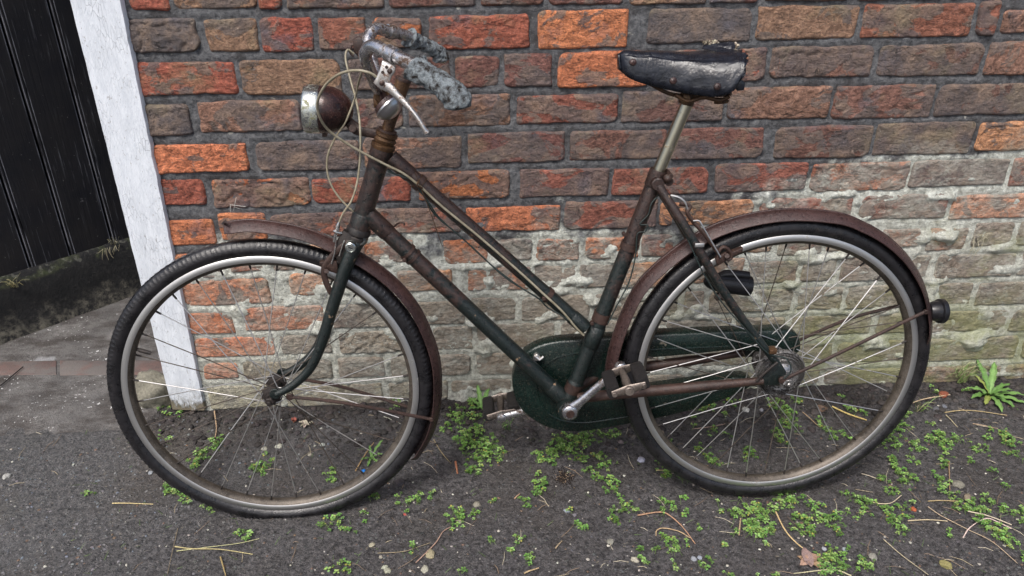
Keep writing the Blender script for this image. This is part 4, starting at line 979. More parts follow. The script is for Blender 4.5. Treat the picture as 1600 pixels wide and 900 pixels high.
# ---- brakes
mb = MB()
mb.tube(spline([g_(556, 372, .03), g_(535, 385, .034), g_(516, 404, .034), g_(507, 418, .034), g_(508, 436, .034), g_(516, 455, .033), g_(527, 468, .030)], 5), [(.0060, .0028)]*31, 10, flat=FPn.n)
mb.box(g_(510, 410, .027), FPn.a*.012, FPn.b*.004, FPn.n*.007, .001); mb.box(g_(519, 415, .033), FPn.a*.010+FPn.b*.004, FPn.b*.013, FPn.n*.003, .001); mb.cyl(g_(510, 424, .03), g_(510, 424, .042), .005, 8)
part(mb, 'brake_caliper', M['guard2'])
mb = MB(); P = [g_(x, y, .020) for x, y in ((538, 356), (556, 366), (560, 380), (548, 398), (530, 410), (524, 395), (528, 372))]; mb.prism(P, FPn.n, .014, .003); part(mb, 'lock_body', M['dark'])
mb = MB(); mb.tube([g_(530, 347, .034), g_(528, 353, .034), g_(526, 364, .034)], [.0026, .0042, .0036], 10); mb.tube([g_(521, 360, .036), g_(527, 363, .036), g_(534, 364, .034)], .0026, 8); mb.tube([g_(524, 365, .036), g_(522, 378, .036)], .0028, 8); mb.tube([g_(526, 366, .036), g_(523, 395, .038), g_(518, 412, .038)], .0012, 6); mb.tube([g_(538, 375, .038), g_(530, 400, .038)], .0012, 6)
part(mb, 'cable_adjuster', M['chrome'])
mb = MB(); mb.tube(spline([f(1062, 318, .026), f(1078, 322, .026), f(1074, 332, .028), f(1082, 345, .03), f(1100, 365, .036), f(1122, 395, .040)], 5), [(.0042, .0022)]*26, 8, flat=RP.n)
mb.tube(spline([f(1122, 412, .036), f(1122, 396, .036), f(1130, 386, .036), f(1140, 392, .036), f(1143, 402, .036), f(1136, 407, .036)], 4), .0036, 8)
mb.box(f(1127, 404, .034), RP.a*.010-RP.b*.006, RP.b*.008+RP.a*.003, RP.n*.004, .001); mb.box(f(1146, 394, .026), RP.a*.016+RP.b*-.006, RP.b*.0045, RP.n*.007, .001); mb.cyl(f(1136, 400, .03), f(1136, 400, .044), .0055, 8)
part(mb, 'brake_caliper', M['guard2'])
mb = MB(); mb.tube(spline([f(1083, 345, .034), f(1092, 345, .034), f(1097, 352, .036), f(1112, 378, .040), f(1126, 402, .042)], 5), .0016, 6); mb.tube(spline([f(1048, 305, .02), f(1060, 308, .024), f(1070, 316, .026), f(1075, 330, .026)], 4), .0024, 8); mb.box(f(1093, 383, .060), RP.a*.009, RP.b*.004, RP.n*.002, .001); part(mb, 'brake_wire', M['rim'])

# ---- cables
def cable(name, pts, r, mat, fn=f):
    mb = MB(); mb.tube(spline([fn(*p) for p in pts], 8), r, 10); return part(mb, name, M[mat])
cable('brake_cable', [(592, 124, lv+.004), (578, 114, lv+.01), (555, 110, .17), (530, 116, .15), (508, 134, .12), (496, 160, .095), (500, 184, .08), (515, 205, .06), (545, 226, .045), (575, 243, .035), (602, 257, .026), (630, 271, .022), (655, 290, .019), (690, 322, .018), (750, 371, .018), (812, 425, .018), (850, 460, .018), (878, 486, .018), (900, 512, .017), (912, 524, .014)], .0023, 'cream')
cable('brake_cable', [(553, 84, -.09), (543, 78, -.085), (540, 92, -.075), (547, 122, -.05), (556, 155, -.02), (562, 190, .02), (563, 235, .03), (559, 280, .032), (550, 312, .034), (537, 332, .034), (530, 347, .034)], .0020, 'cream')
cable('gear_cable', [(566, 110, .10), (560, 130, .05), (554, 155, .02), (540, 190, .02), (524, 215, .022), (513, 240, .024), (511, 265, .024), (518, 290, .024), (532, 311, .024), (552, 331, .022)], .0019, 'cream')
cable('lamp_wire', [(606, 264, .020), (618, 272, .018), (640, 277, .019), (655, 294, .018), (672, 320, .016), (690, 344, .010), (740, 388, .010), (790, 434, .012), (838, 464, .015), (855, 480, .012), (876, 492, .018), (895, 505, .018)], .0015, 'wire')
cable('lamp_wire', [(606, 268, .022), (625, 275, .018), (645, 283, .019), (662, 306, .018), (680, 336, .010), (720, 370, .008), (770, 416, .010), (815, 450, .012), (848, 470, .015)], .0015, 'wire')
cable('lamp_wire', [(1032, 302, .012), (1018, 318, .018), (1013, 335, .018), (1000, 350, .018), (1012, 352, .018), (1008, 362, .018), (996, 366, .018), (993, 400, .018), (983, 440, .018), (965, 475, .018), (950, 505, .018)], .0014, 'wire')
cable('lamp_wire', [(1030, 300, .02), (1050, 330, .040), (1075, 375, .050), (1098, 425, .058), (1130, 475, .062), (1170, 520, .066), (1200, 552, .070), (1228, 560, .072), (1236, 578, .074), (1225, 592, .074)], .0014, 'wire')
cable('hub_bracket', [(1182, 596, .070), (1192, 585, .072), (1205, 574, .074), (1215, 566, .074)], .003, 'dark')
mb = MB(); mb.lathe([(-.006, .0150), (-.006, .0166), (.006, .0166), (.006, .0150)], tt0.lerp(tt1, .135), tt1-tt0, 18)
mb.tube(spline([f(655, 282, .022), f(652, 290, .026), f(660, 294, .022)], 4), .0018, 6); part(mb, 'wire_tie', M['gold'])
mb = MB(); p = f(1206, 547, .064); mb.box(p, RP.a*.0075, RP.b*.005, RP.n*.0095, .001); part(mb, 'stay_band', M['gold'])
mb = MB(); mb.tube(spline([f(616, 354, -.01), f(622, 349, .02), f(630, 348, .03), f(632, 352, .03)], 4), .0018, 6); part(mb, 'pump_peg', M['guard2'])
mb = MB(); mb.tube(spline([f(648, 268, .03), f(660, 300, .03), f(674, 336, .028), f(691, 385, .022)], 5), .0007, 5); part(mb, 'loose_thread', M['gold'])

# ================================================================== WEEDS, STALKS, STONES
def gp(px, py): 
    p = GP(px, py, 0); return Vector((p.x, p.y, gz(p.x, p.y) if p.y < .02 else 0))
def leaf(mb, tn, p, d, up, L, wd, col, curl=.25):
    d = d.normalized(); s = d.cross(up).normalized(); nn = s.cross(d)
    pr = [(0, .10, 0), (.22, .72, .04), (.52, 1., .07), (.80, .80, .04), (1, .16, -.04)]; vs = []
    for t, k, z in pr:
        c = p+d*(L*t)+nn*(L*(z-curl*t*t)); 
        vs += [c-s*wd*k+nn*wd*.35*k, c, c+s*wd*k+nn*wd*.35*k]
    fs = []
    for i in range(4): fs += [(i*3, i*3+1, i*3+4, i*3+3), (i*3+1, i*3+2, i*3+5, i*3+4)]
    mb.add(vs, fs); tn += [col]*8
GR = [(.140, .27, .060), (.185, .32, .080), (.10, .20, .045), (.24, .37, .115), (.085, .165, .035)]
def thin(mb, tn, pts, r, col, seg=5):
    k = len(mb.f); mb.tube(pts, r, seg); tn += [col]*(len(mb.f)-k)
def chickweed(mb, tn, blobs, rnd):
    for px, py, r in blobs:
        c = gp(px, py); rad = r/ (F_PX/ (CO-c).length)
        n = max(3, int((r/4.6)**2*2.1))
        for k in range(n):
            a = rnd.uniform(0, 6.28); q = rad*math.sqrt(rnd.random()); 
            b = c+Vector((math.cos(a)*q, math.sin(a)*q*1.25, 0)); b.z = gz(b.x, b.y)
            h = rnd.uniform(.004, .016)*(1+.5*(r > 18)); lean = Vector((rnd.uniform(-1, 1), rnd.uniform(-1, 1), 0))*.008; t_ = b+lean+Vector((0, 0, h))
            thin(mb, tn, [b-lean-Vector((0, 0, .003)), b.lerp(t_, .5)+Vector((0, 0, .001)), t_], .0005, (.13, .20, .06), 4)
            base = rnd.uniform(0, 6.28); L0 = rnd.choice((.0032, .0044, .0054, .0066))*rnd.uniform(.85, 1.15)
            g0 = rnd.choice(GR); 
            for lay in range(rnd.choice((1, 2, 2, 3))):
                for j in range(2 if lay else 4):
                    an = base+lay*1.57+j*(3.14 if lay else 1.57)+rnd.uniform(-.3, .3); LL_ = L0*(1-.22*(2-lay) if lay < 2 else .6)*rnd.uniform(.8, 1.15)
                    if lay == 0: LL_ = L0
                    tl = rnd.uniform(.15, .6); dv = Vector((math.cos(an)*math.cos(tl), math.sin(an)*math.cos(tl), math.sin(tl)))
                    col = tuple(v*rnd.uniform(.85, 1.15) for v in g0)
                    if rnd.random() < .03: col = (.32, .30, .07)
                    leaf(mb, tn, t_-Vector((0, 0, .002*(2-lay)))+dv*LL_*.25, dv, Vector((0, 0, 1)), LL_*.92, LL_*.40, col, rnd.uniform(.0, .3))
CL = [
 ([(742, 632, 12), (712, 650, 16), (735, 668, 22), (722, 690, 14), (745, 700, 26), (770, 712, 18), (742, 728, 16), (700, 668, 10), (765, 690, 12)], 'large bright chickweed mat between the front wheel and the far pedal'),
 ([(846, 712, 14), (866, 700, 17), (885, 694, 19), (905, 690, 17), (930, 684, 15), (955, 678, 11), (865, 718, 12), (890, 710, 12)], 'wide dense chickweed mat under the lowest edge of the chaincase'),
 ([(908, 716, 10), (922, 736, 9), (935, 722, 13), (955, 729, 8), (934, 745, 8)], 'straggling chickweed just below the mat under the chaincase'),
 ([(840, 750, 9), (840, 764, 13), (822, 786, 10)], 'chickweed clump left of the dark round stain on the ground'),
 ([(955, 758, 12), (960, 768, 8)], 'round leafy chickweed tuft right of the dark round stain'),
 ([(975, 790, 11), (960, 810, 9), (966, 800, 7), (985, 795, 8)], 'thin chickweed runner with a pale bare stem below the stain'),
 ([(1040, 785, 8), (1055, 795, 7), (1068, 803, 7), (1067, 783, 6), (1036, 798, 6)], 'small three-armed chickweed sprig beside the bent brown twig'),
 ([(1036, 728, 8), (1045, 742, 13), (1070, 747, 9), (1058, 736, 8)], 'chickweed tucked against the lower left of the rear tyre'),
 ([(1180, 812, 15), (1190, 800, 14), (1178, 830, 16), (1195, 822, 14), (1195, 842, 10), (1206, 795, 9)], 'big chickweed clump on the ground below the bottom of the rear wheel'),
 ([(1150, 802, 10), (1160, 812, 6), (1125, 798, 6)], 'small chickweed pair left of the big clump below the rear wheel'),
 ([(1238, 776, 13), (1232, 790, 9), (1265, 790, 9), (1212, 775, 9)], 'loose round-leaved chickweed right under the rear tyre'),
 ([(1258, 822, 15), (1262, 832, 9)], 'compact chickweed clump between the big clump and the brown stalks'),
 ([(1285, 806, 11), (1300, 818, 9), (1305, 806, 7)], 'chickweed clump with upright sprigs above the dry straw tangle'),
 ([(1325, 776, 9), (1352, 790, 13), (1345, 784, 8)], 'chickweed clump near the pale looping stem right of the rear wheel'),
 ([(1386, 798, 10), (1402, 826, 12), (1412, 802, 9), (1392, 812, 6), (1418, 790, 7)], 'group of chickweed sprigs around the small red brick chip'),
 ([(1400, 728, 11), (1412, 742, 12), (1424, 718, 9), (1418, 758, 9), (1394, 768, 9), (1382, 750, 7), (1430, 752, 6)], 'tall column of chickweed on the open ground right of the rear wheel'),
 ([(1385, 692, 14), (1396, 680, 12), (1408, 668, 11), (1415, 650, 9), (1382, 682, 8)], 'leafy chickweed clump hard against the right of the rear tyre'),
 ([(1432, 697, 10), (1426, 692, 6)], 'single chickweed rosette right of the clump by the rear tyre'),
 ([(1466, 690, 13), (1480, 688, 12), (1492, 692, 9), (1474, 706, 9), (1472, 724, 9), (1466, 676, 7)], 'bushy chickweed with a brown stalk beneath it, right of the wheel'),
 ([(1515, 698, 9), (1535, 706, 8)], 'two small chickweed tufts below the toothed-leaved plant'),
 ([(1478, 768, 10), (1478, 752, 7), (1464, 746, 7)], 'chickweed sprig at the foot of the upright brown stalk'),
 ([(1566, 682, 13), (1580, 692, 12), (1562, 672, 8), (1590, 716, 8)], 'chickweed clump at the right edge of the picture below the toothed plant'),
 ([(1502, 790, 12), (1520, 792, 14), (1534, 798, 9), (1546, 784, 9), (1572, 800, 10), (1588, 800, 8)], 'broad chickweed patch around the pale straws near the right edge'),
 ([(1555, 830, 13), (1572, 842, 12), (1540, 822, 10), (1582, 850, 8)], 'lowest chickweed clump near the right edge, under the pale straws'),
 ([(1292, 878, 15), (1306, 868, 12), (1285, 892, 12), (1312, 888, 10)], 'chickweed clump growing over crumpled brown leaves at the bottom edge'),
 ([(1345, 884, 9), (1357, 882, 8), (1330, 890, 6)], 'small chickweed sprigs at the bottom edge right of the crumpled leaves'),
 ([(1204, 632, 10), (1222, 640, 13), (1242, 630, 10), (1232, 650, 9), (1218, 628, 8)], 'chickweed behind the rear hub at the foot of the wall'),
 ([(1210, 672, 10), (1218, 684, 10), (1225, 662, 8)], 'chickweed seen through the spokes below the rear hub'),
 ([(1242, 672, 9), (1240, 660, 7), (1250, 668, 5)], 'small chickweed sprig through the spokes right of the hub'),
 ([(1292, 672, 10), (1300, 682, 8), (1285, 660, 8), (1322, 680, 7)], 'chickweed by the yellow stalk inside the rear wheel'),
 ([(1095, 642, 10), (1108, 638, 11), (1140, 632, 8), (1152, 630, 6)], 'chickweed under the rear end of the chaincase'),
 ([(1116, 676, 9), (1135, 680, 7)], 'left chickweed sprig inside the lower left of the rear wheel'),
 ([(1172, 706, 10), (1165, 712, 7)], 'round-leaved seedling under the hub inside the rear wheel'),
 ([(1098, 700, 8), (1110, 718, 9), (1122, 724, 7), (1130, 726, 4)], 'seedlings at the lower left rim inside the rear wheel'),
 ([(1325, 642, 8), (1315, 622, 6), (1346, 645, 7)], 'chickweed between the rear wheel spokes at the wall foot'),
 ([(306, 718, 11), (318, 710, 13), (332, 698, 11), (340, 690, 8), (312, 728, 7)], 'bright weed clump inside the left of the front wheel'),
 ([(404, 738, 11), (412, 730, 9), (420, 716, 7)], 'feathery weed sprig inside the bottom of the front wheel'),
 ([(516, 748, 9), (520, 740, 6)], 'small weed sprig right of the bottom spokes of the front wheel'),
 ([(264, 764, 11), (272, 770, 9), (288, 778, 9), (294, 786, 6)], 'chickweed against the outside of the front tyre, lower left'),
 ([(322, 792, 8), (328, 800, 6)], 'small chickweed sprig touching the bottom left of the front tyre'),
 ([(382, 834, 10), (384, 842, 6)], 'lone chickweed sprig on the ground below the front tyre'),
 ([(512, 820, 11), (528, 816, 8), (548, 832, 6), (540, 824, 6)], 'chickweed runner below the front wheel with a trailing tip'),
 ([(570, 806, 8)], 'tiny star-shaped chickweed seedling below the front wheel'),
 ([(632, 788, 9), (625, 780, 6)], 'left of two chickweed sprigs below the front mudguard tip'),
 ([(655, 780, 9), (672, 772, 7)], 'right of two chickweed sprigs below the front mudguard tip'),
 ([(582, 780, 10), (574, 774, 6)], 'chickweed hard against the lower right of the front tyre'),
 ([(708, 812, 13), (715, 800, 7), (738, 806, 8), (722, 818, 6)], 'chickweed joined to a long curved root near the bottom centre'),
 ([(810, 848, 8), (822, 872, 9), (800, 862, 5)], 'chickweed trailing below the dark stain near the bottom'),
 ([(1046, 848, 8), (1054, 860, 10), (1040, 842, 6)], 'chickweed by the dark groove in the soil near the bottom'),
 ([(540, 886, 9), (515, 888, 5)], 'chickweed among pale stones at the bottom edge, left of centre'),
 ([(1105, 880, 8), (1098, 888, 6)], 'chickweed below the grey pebbles at the bottom edge')]
rnd = random.Random(21)
for blobs, lab in CL:
    mb = MB(); tn = []; chickweed(mb, tn, blobs, rnd); c = gp(*blobs[0][:2])
    o = tinted(mb, 'chickweed', M['leaf'], tn, None, None, origin=tuple(c)); smooth(o.data, None); tag(o, lab, 'weed')
# scattered seedlings, too many and small to name
mb = MB(); tn = []; sm_ = []
for k in range(70):
    px = rnd.choice((rnd.uniform(640, 1600), rnd.uniform(1000, 1600))); py = rnd.uniform(640, 905)
    if GP(px, py).y > -.06: continue
    sm_.append((px, py, rnd.uniform(2.5, 5)))
for px, py in ((130, 775), (140, 770), (208, 690), (250, 640), (262, 645), (278, 650), (250, 680), (262, 688), (805, 632), (620, 633), (617, 640), (1455, 610), (1500, 610)): sm_.append((px, py, 6))
chickweed(mb, tn, sm_, rnd)
for k in range(260):     # short fine grass
    px, py = rnd.uniform(100, 1600), rnd.uniform(620, 900); c = gp(px, py)
    if c.y > -.02: continue
    a = rnd.uniform(0, 6.28); L = rnd.uniform(.006, .02); d = Vector((math.cos(a), math.sin(a), .4)); thin(mb, tn, [c, c+d*L*.5, c+d*L], [.0006, .0005, .0002], (.10, .16, .05), 3)
o = tinted(mb, 'seedlings', M['leaf'], tn, None, None); tag(o, 'scattered tiny green seedlings on the dark soil', 'seedlings', None, 'stuff')

# rosette with toothed leaves and the grass tuft at the wall foot
def toothed(mb, tn, p, az, L, wd, lift, droop, col, lobes=5):
    d = Vector((math.cos(az), math.sin(az), 0)); s = Vector((-d.y, d.x, 0)); vs = []; n = 22
    for i in range(n+1):
        t = i/n; k = (t**.6)*(1-t**4)*1.25*(.74+.36*abs(math.sin(t*lobes*math.pi+.4))) + .05
        c = p+d*(L*t*math.cos(lift*(1-t*.6)))+Vector((0, 0, L*(math.sin(lift)*t-droop*t*t)))
        ww = wd*k; z = .35*ww+.0018*math.sin(t*19+az*5)
        vs += [c-s*ww+Vector((0, 0, z)), c-s*ww*.45+Vector((0, 0, z*.2)), c+Vector((0, 0, .0006)), c+s*ww*.45+Vector((0, 0, z*.2)), c+s*ww+Vector((0, 0, z))]
    mb.add(vs, [(i*5+j, i*5+j+1, (i+1)*5+j+1, (i+1)*5+j) for i in range(n) for j in range(4)])
    for i in range(n):
        for j in range(4):
            k = .8+.25*(j in (1, 2))
            tn.append(tuple(q*k for q in col))
def rosette(px, py, leaves, lab, cat='plant'):
    c = gp(px, py); par = empty('leafy_plant', tuple(c), lab, cat)
    for az, L, wd, lift, dr, col in leaves:
        mb = MB(); tn = []; toothed(mb, tn, c+Vector((0, 0, .004)), R(az), L*1.05, wd*.66, lift, dr, tuple(v*.72 for v in col))
        o = tinted(mb, 'leaf', M['leaf'], tn, par, None); smooth(o.data, None)
g1, g2, g3 = (.15, .30, .075), (.20, .37, .10), (.30, .36, .09)
rosette(1545, 618, [(95, .085, .0155, 1.15, .2, g1), (60, .085, .016, 1.05, .2, g2), (120, .055, .010, 1.2, .3, g3), (20, .075, .012, .75, .5, g1), (-10, .085, .013, .35, .25, g2), (-35, .085, .014, .30, .25, g2), (-60, .075, .013, .35, .35, g1), (-95, .070, .014, .4, .4, g2), (-130, .060, .013, .5, .4, g3), (-165, .060, .014, .5, .4, g1), (170, .055, .015, .8, .4, g2), (-20, .05, .012, 1.0, .3, g1), (-150, .04, .012, 1.0, .3, g2), (-75, .045, .013, .95, .3, g2)], 'green plant with toothed leaves at the foot of the wall on the right')
rosette(580, 716, [(50, .045, .007, .9, .2, g1), (100, .03, .006, .9, .3, g1), (-50, .03, .006, .4, .3, g2), (-100, .03, .006, .3, .3, g1), (10, .028, .006, .6, .3, g2), (-150, .026, .005, .6, .3, g1)], 'small rosette of pointed leaves inside the right of the front wheel')
rosette(752, 640, [(100, .05, .012, 1.2, .1, g2), (60, .05, .012, 1.1, .2, g1), (150, .04, .010, .9, .2, g2), (-160, .035, .010, .6, .3, g1), (-60, .03, .009, .6, .3, g2)], 'pale green toothed plant just left of the far pedal')
def tuft(mb, tn, p, n, L, spread, rnd, cols):
    for k in range(n):
        a = rnd.uniform(0, 6.28); l = L*rnd.uniform(.5, 1.1); d = Vector((math.cos(a)*spread, math.sin(a)*spread*.45-.15, 0))*rnd.uniform(.3, 1)
        b = p+Vector((rnd.uniform(-1, 1)*.012, rnd.uniform(-1, 0)*.006, 0)); m = b+d*l*.5+Vector((0, 0, l*.6)); e = b+d*l*1.1+Vector((0, 0, l*rnd.uniform(.35, .9)))
        pts = spline([b, m, e], 4); nn = len(pts); thin(mb, tn, pts, [(.0013*(1-i/nn)+.0002, .0004) for i in range(nn)], rnd.choice(cols), 4)
mb = MB(); tn = []; q = WP(1502, 590, -.008); tuft(mb, tn, Vector((q.x, -.012, .0)), 26, .085, 1.0, rnd, [(.13, .22, .06), (.20, .27, .10), (.30, .28, .16), (.16, .26, .08)])
tuft(mb, tn, Vector((q.x-.02, -.012, .02)), 14, .06, 1.1, rnd, [(.36, .33, .22), (.20, .27, .10)])
o = tinted(mb, 'grass_tuft', M['leaf'], tn, None, 60, origin=(q.x, -.012, 0)); tag(o, 'wispy grass tuft rooted at the wall foot left of the toothed plant', 'grass')
mb = MB(); tn = []; q = gp(1435, 640); tuft(mb, tn, q, 12, .05, 1.2, rnd, [(.16, .25, .08), (.30, .28, .16)]); o = tinted(mb, 'grass_tuft', M['leaf'], tn, None, 60, origin=tuple(q)); tag(o, 'thin grass blades by the red brick lump right of the rear wheel', 'grass')
mb = MB(); tn = []; q = gp(790, 668); tuft(mb, tn, q, 9, .05, .7, rnd, [(.14, .28, .06), (.18, .32, .08)]); o = tinted(mb, 'grass_tuft', M['leaf'], tn, None, 60, origin=tuple(q)); tag(o, 'few grass blades just below the far pedal', 'grass')

# dry stalks and twigs one can tell apart
ST_ = [([(176, 788), (240, 789)], .0016, (.52, .42, .24), 'pale straw lying flat left of the front tyre'),
 ([(274, 856), (300, 859), (345, 860), (395, 866)], .0020, (.40, .29, .15), 'bundle of brown straws at the bottom left, thickest of them', ),
 ([(276, 862), (330, 856), (372, 850), (405, 842)], .0013, (.46, .37, .22), 'thin straw crossing the brown bundle at the bottom left'),
 ([(345, 872), (353, 900)], .0022, (.30, .19, .10), 'short brown stalk pointing down below the straw bundle'),
 ([(278, 826), (262, 898)], .0010, (.24, .18, .12), 'thin dark twig left of the short brown stalk'),
 ([(650, 880), (680, 850), (692, 832), (704, 824)], .0018, (.32, .25, .17), 'long curved root running down to the bottom centre'),
 ([(590, 864), (630, 862), (660, 852), (672, 848)], .0010, (.30, .25, .16), 'thin curved stem joining the long root from the left'),
 ([(678, 688), (690, 708), (705, 726)], .0014, (.30, .20, .13), 'brown twig left of the large chickweed mat'),
 ([(712, 724), (715, 742)], .0038, (.33, .16, .08), 'short thick reddish wood splinter by the chickweed mat'),
 ([(996, 806), (1030, 800), (1045, 806), (1066, 825), (1086, 852)], .0022, (.38, .25, .14), 'upper arm of the bent brown twig at the bottom centre'),
 ([(1025, 838), (1026, 830), (1036, 826), (1060, 832), (1078, 843)], .0018, (.42, .31, .19), 'lower looping twig at the bottom centre'),
 ([(1212, 800), (1226, 830), (1245, 850), (1274, 872)], .0022, (.50, .37, .20), 'long tan stalk slanting down from the big chickweed clump'),
 ([(1154, 838), (1157, 812)], .0030, (.36, .27, .16), 'short thick straw stub left of the big chickweed clump'),
 ([(1380, 845), (1410, 870), (1450, 900)], .0016, (.38, .32, .20), 'long thin straw running to the bottom edge on the right'),
 ([(1418, 815), (1450, 813), (1480, 816)], .0018, (.45, .38, .24), 'pale straw lying level left of the broad chickweed patch'),
 ([(1450, 792), (1470, 806), (1510, 828), (1550, 848), (1590, 880)], .0014, (.42, .35, .23), 'very long thin straw crossing the lower right corner'),
 ([(1450, 784), (1470, 782), (1500, 784)], .0018, (.40, .28, .16), 'brown straw right of the small red chip'),
 ([(1504, 842), (1515, 826), (1540, 812), (1560, 818), (1580, 828)], .0018, (.55, .52, .40), 'pale folded grass stem over the broad chickweed patch'),
 ([(1512, 800), (1545, 808), (1580, 822)], .0022, (.50, .46, .34), 'thick pale straw on the broad chickweed patch'),
 ([(1482, 722), (1484, 766)], .0020, (.28, .17, .10), 'upright brown stalk under the bushy chickweed'),
 ([(1358, 782), (1372, 786), (1392, 786), (1408, 775)], .0016, (.50, .46, .32), 'pale looping stem right of the rear wheel'),
 ([(1346, 740), (1376, 750)], .0016, (.40, .34, .26), 'short pale straw just right of the rear tyre bottom'),
 ([(1300, 637), (1325, 648), (1354, 658)], .0034, (.52, .38, .14), 'yellow ochre stalk inside the right of the rear wheel'),
 ([(1406, 640), (1440, 626), (1484, 618)], .0022, (.48, .38, .23), 'tan straw slanting up beside the right of the rear tyre'),
 ([(1476, 645), (1500, 642), (1528, 642), (1573, 650)], .0018, (.38, .28, .17), 'long straw below the toothed plant'),
 ([(1478, 648), (1496, 668)], .0018, (.42, .33, .20), 'short straw forking down below the toothed plant'),
 ([(1520, 662), (1560, 668)], .0014, (.40, .32, .20), 'thin straw under the lower leaves of the toothed plant'),
 ([(1082, 672), (1110, 668), (1140, 663)], .0018, (.28, .21, .14), 'dull brown straw inside the lower left of the rear wheel'),
 ([(1254, 645), (1280, 668)], .0016, (.36, .25, .16), 'brown straw under the rear hub slanting right'),
 ([(556, 738), (570, 712), (584, 692)], .0020, (.36, .24, .13), 'brown stalk beside the small rosette in the front wheel'),
 ([(335, 642), (338, 668), (336, 684)], .0022, (.36, .26, .17), 'upright dry stem at the foot of the white post'),
 ([(0, 541), (26, 540)], .0020, (.45, .40, .24), 'straw lying on the threshold at the left edge'),
 ([(600, 652), (626, 661)], .0016, (.35, .32, .25), 'pale straw on the soil under the front mudguard stay'),
 ([(819, 898), (842, 888)], .0026, (.36, .27, .16), 'short straw at the bottom edge below the dark stain'),
 ([(868, 858), (878, 846)], .0022, (.36, .25, .15), 'short brown straw below the dark stain'),
 ([(804, 782), (812, 774)], .0024, (.36, .24, .16), 'stubby brown straw left of the small clump by the stain'),
 ([(1330, 900), (1300, 892), (1240, 897)], .0020, (.42, .36, .24), 'pale straw lying along the bottom edge'),
 ([(1025, 738), (1050, 739), (1072, 750)], .0016, (.42, .30, .17), 'tan straw under the lower left of the rear tyre')]
for pts, r, col, lab in ST_:
    r *= .8
    mb = MB(); tn = []; P = [gp(*p)+Vector((0, 0, r+.0018+.002*rnd.random())) for p in pts]
    sp = spline(P, 5) if len(P) > 2 else [P[0].lerp(P[1], i/5)+Vector((0, 0, .001*math.sin(i))) for i in range(6)]
    n = len(sp); mb.tube(sp, [(r*(1-.35*i/n)*rnd.uniform(.85, 1.1)) for i in range(n)], 7); tn = [tuple(q*rnd.uniform(.9, 1.1) for q in col)]*len(mb.f)
    o = tinted(mb, 'dry_stalk', M['straw'], tn, None, 60, origin=tuple(P[0])); tag(o, lab, 'straw')
mb = MB(); tn = []
for k in range(230):
    px, py = rnd.uniform(0, 1640), rnd.uniform(640, 920); c = gp(px, py)
    if c.y > -.03 or (px < 600 and rnd.random() < .6): continue
    a = rnd.uniform(0, 6.28); L = rnd.uniform(.005, .028); d = Vector((math.cos(a), math.sin(a), 0))*L; col = rnd.choice([(.36, .30, .20), (.26, .19, .13), (.45, .40, .30), (.16, .12, .09)])
    c.z += .002; mb.tube([c-d, c+Vector((0, 0, .002))+d.cross(Vector((0, 0, 1)))*.12, c+d], [.0005, .0007, .0004], 4); tn += [col]*(len(mb.f)-len(tn))
o = tinted(mb, 'chaff', M['straw'], tn, None, None); tag(o, 'scattered short bits of straw and root', 'chaff', None, 'stuff')

# crumpled dead leaves
def dead(px, py, L, wd, az, col, lab, n=3):
    c = gp(px, py)+Vector((0, 0, .004)); mb = MB(); tn = []
    for k in range(n):
        a = R(az)+k*1.1; d = Vector((math.cos(a), math.sin(a), 0)); s = Vector((-d.y, d.x, 0)); vs = []; N = 10
        for i in range(N+1):
            t = i/N; k_ = math.sin(math.pi*min(1, t*1.02))**.7*wd
            for j in (-1, -.5, 0, .5, 1):
                q = c+d*L*(t-.4)+s*k_*j; z = .006*noise.noise(Vector((t*5, j*2.5+k*5, px)))+.010*abs(j)*.5*math.sin(t*3)+k*.002
                vs.append(q+Vector((0, 0, z)))
        mb.add(vs, [(i*5+j, i*5+j+1, (i+1)*5+j+1, (i+1)*5+j) for i in range(N) for j in range(4)]); tn += [tuple(v*rnd.uniform(.85, 1.15) for v in col)]*(N*4)
    o = tinted(mb, 'dead_leaf', M['straw'], tn, None, None, origin=tuple(c)); smooth(o.data, None); tag(o, lab, 'dead leaf')
dead(477, 664, .035, .007, 25, (.42, .35, .25), 'crumpled pale dead leaf on the soil right of the front hub', 3)
dead(1284, 640, .030, .012, 10, (.13, .085, .06), 'dark brown dead leaf behind the yellow ochre stalk', 2)
dead(1262, 878, .055, .011, -40, (.27, .20, .14), 'curled brown dead leaves at the bottom beside the chickweed', 3)
dead(460, 658, .018, .006, 80, (.25, .10, .06), 'small reddish brown leaf scrap under the front hub', 2)

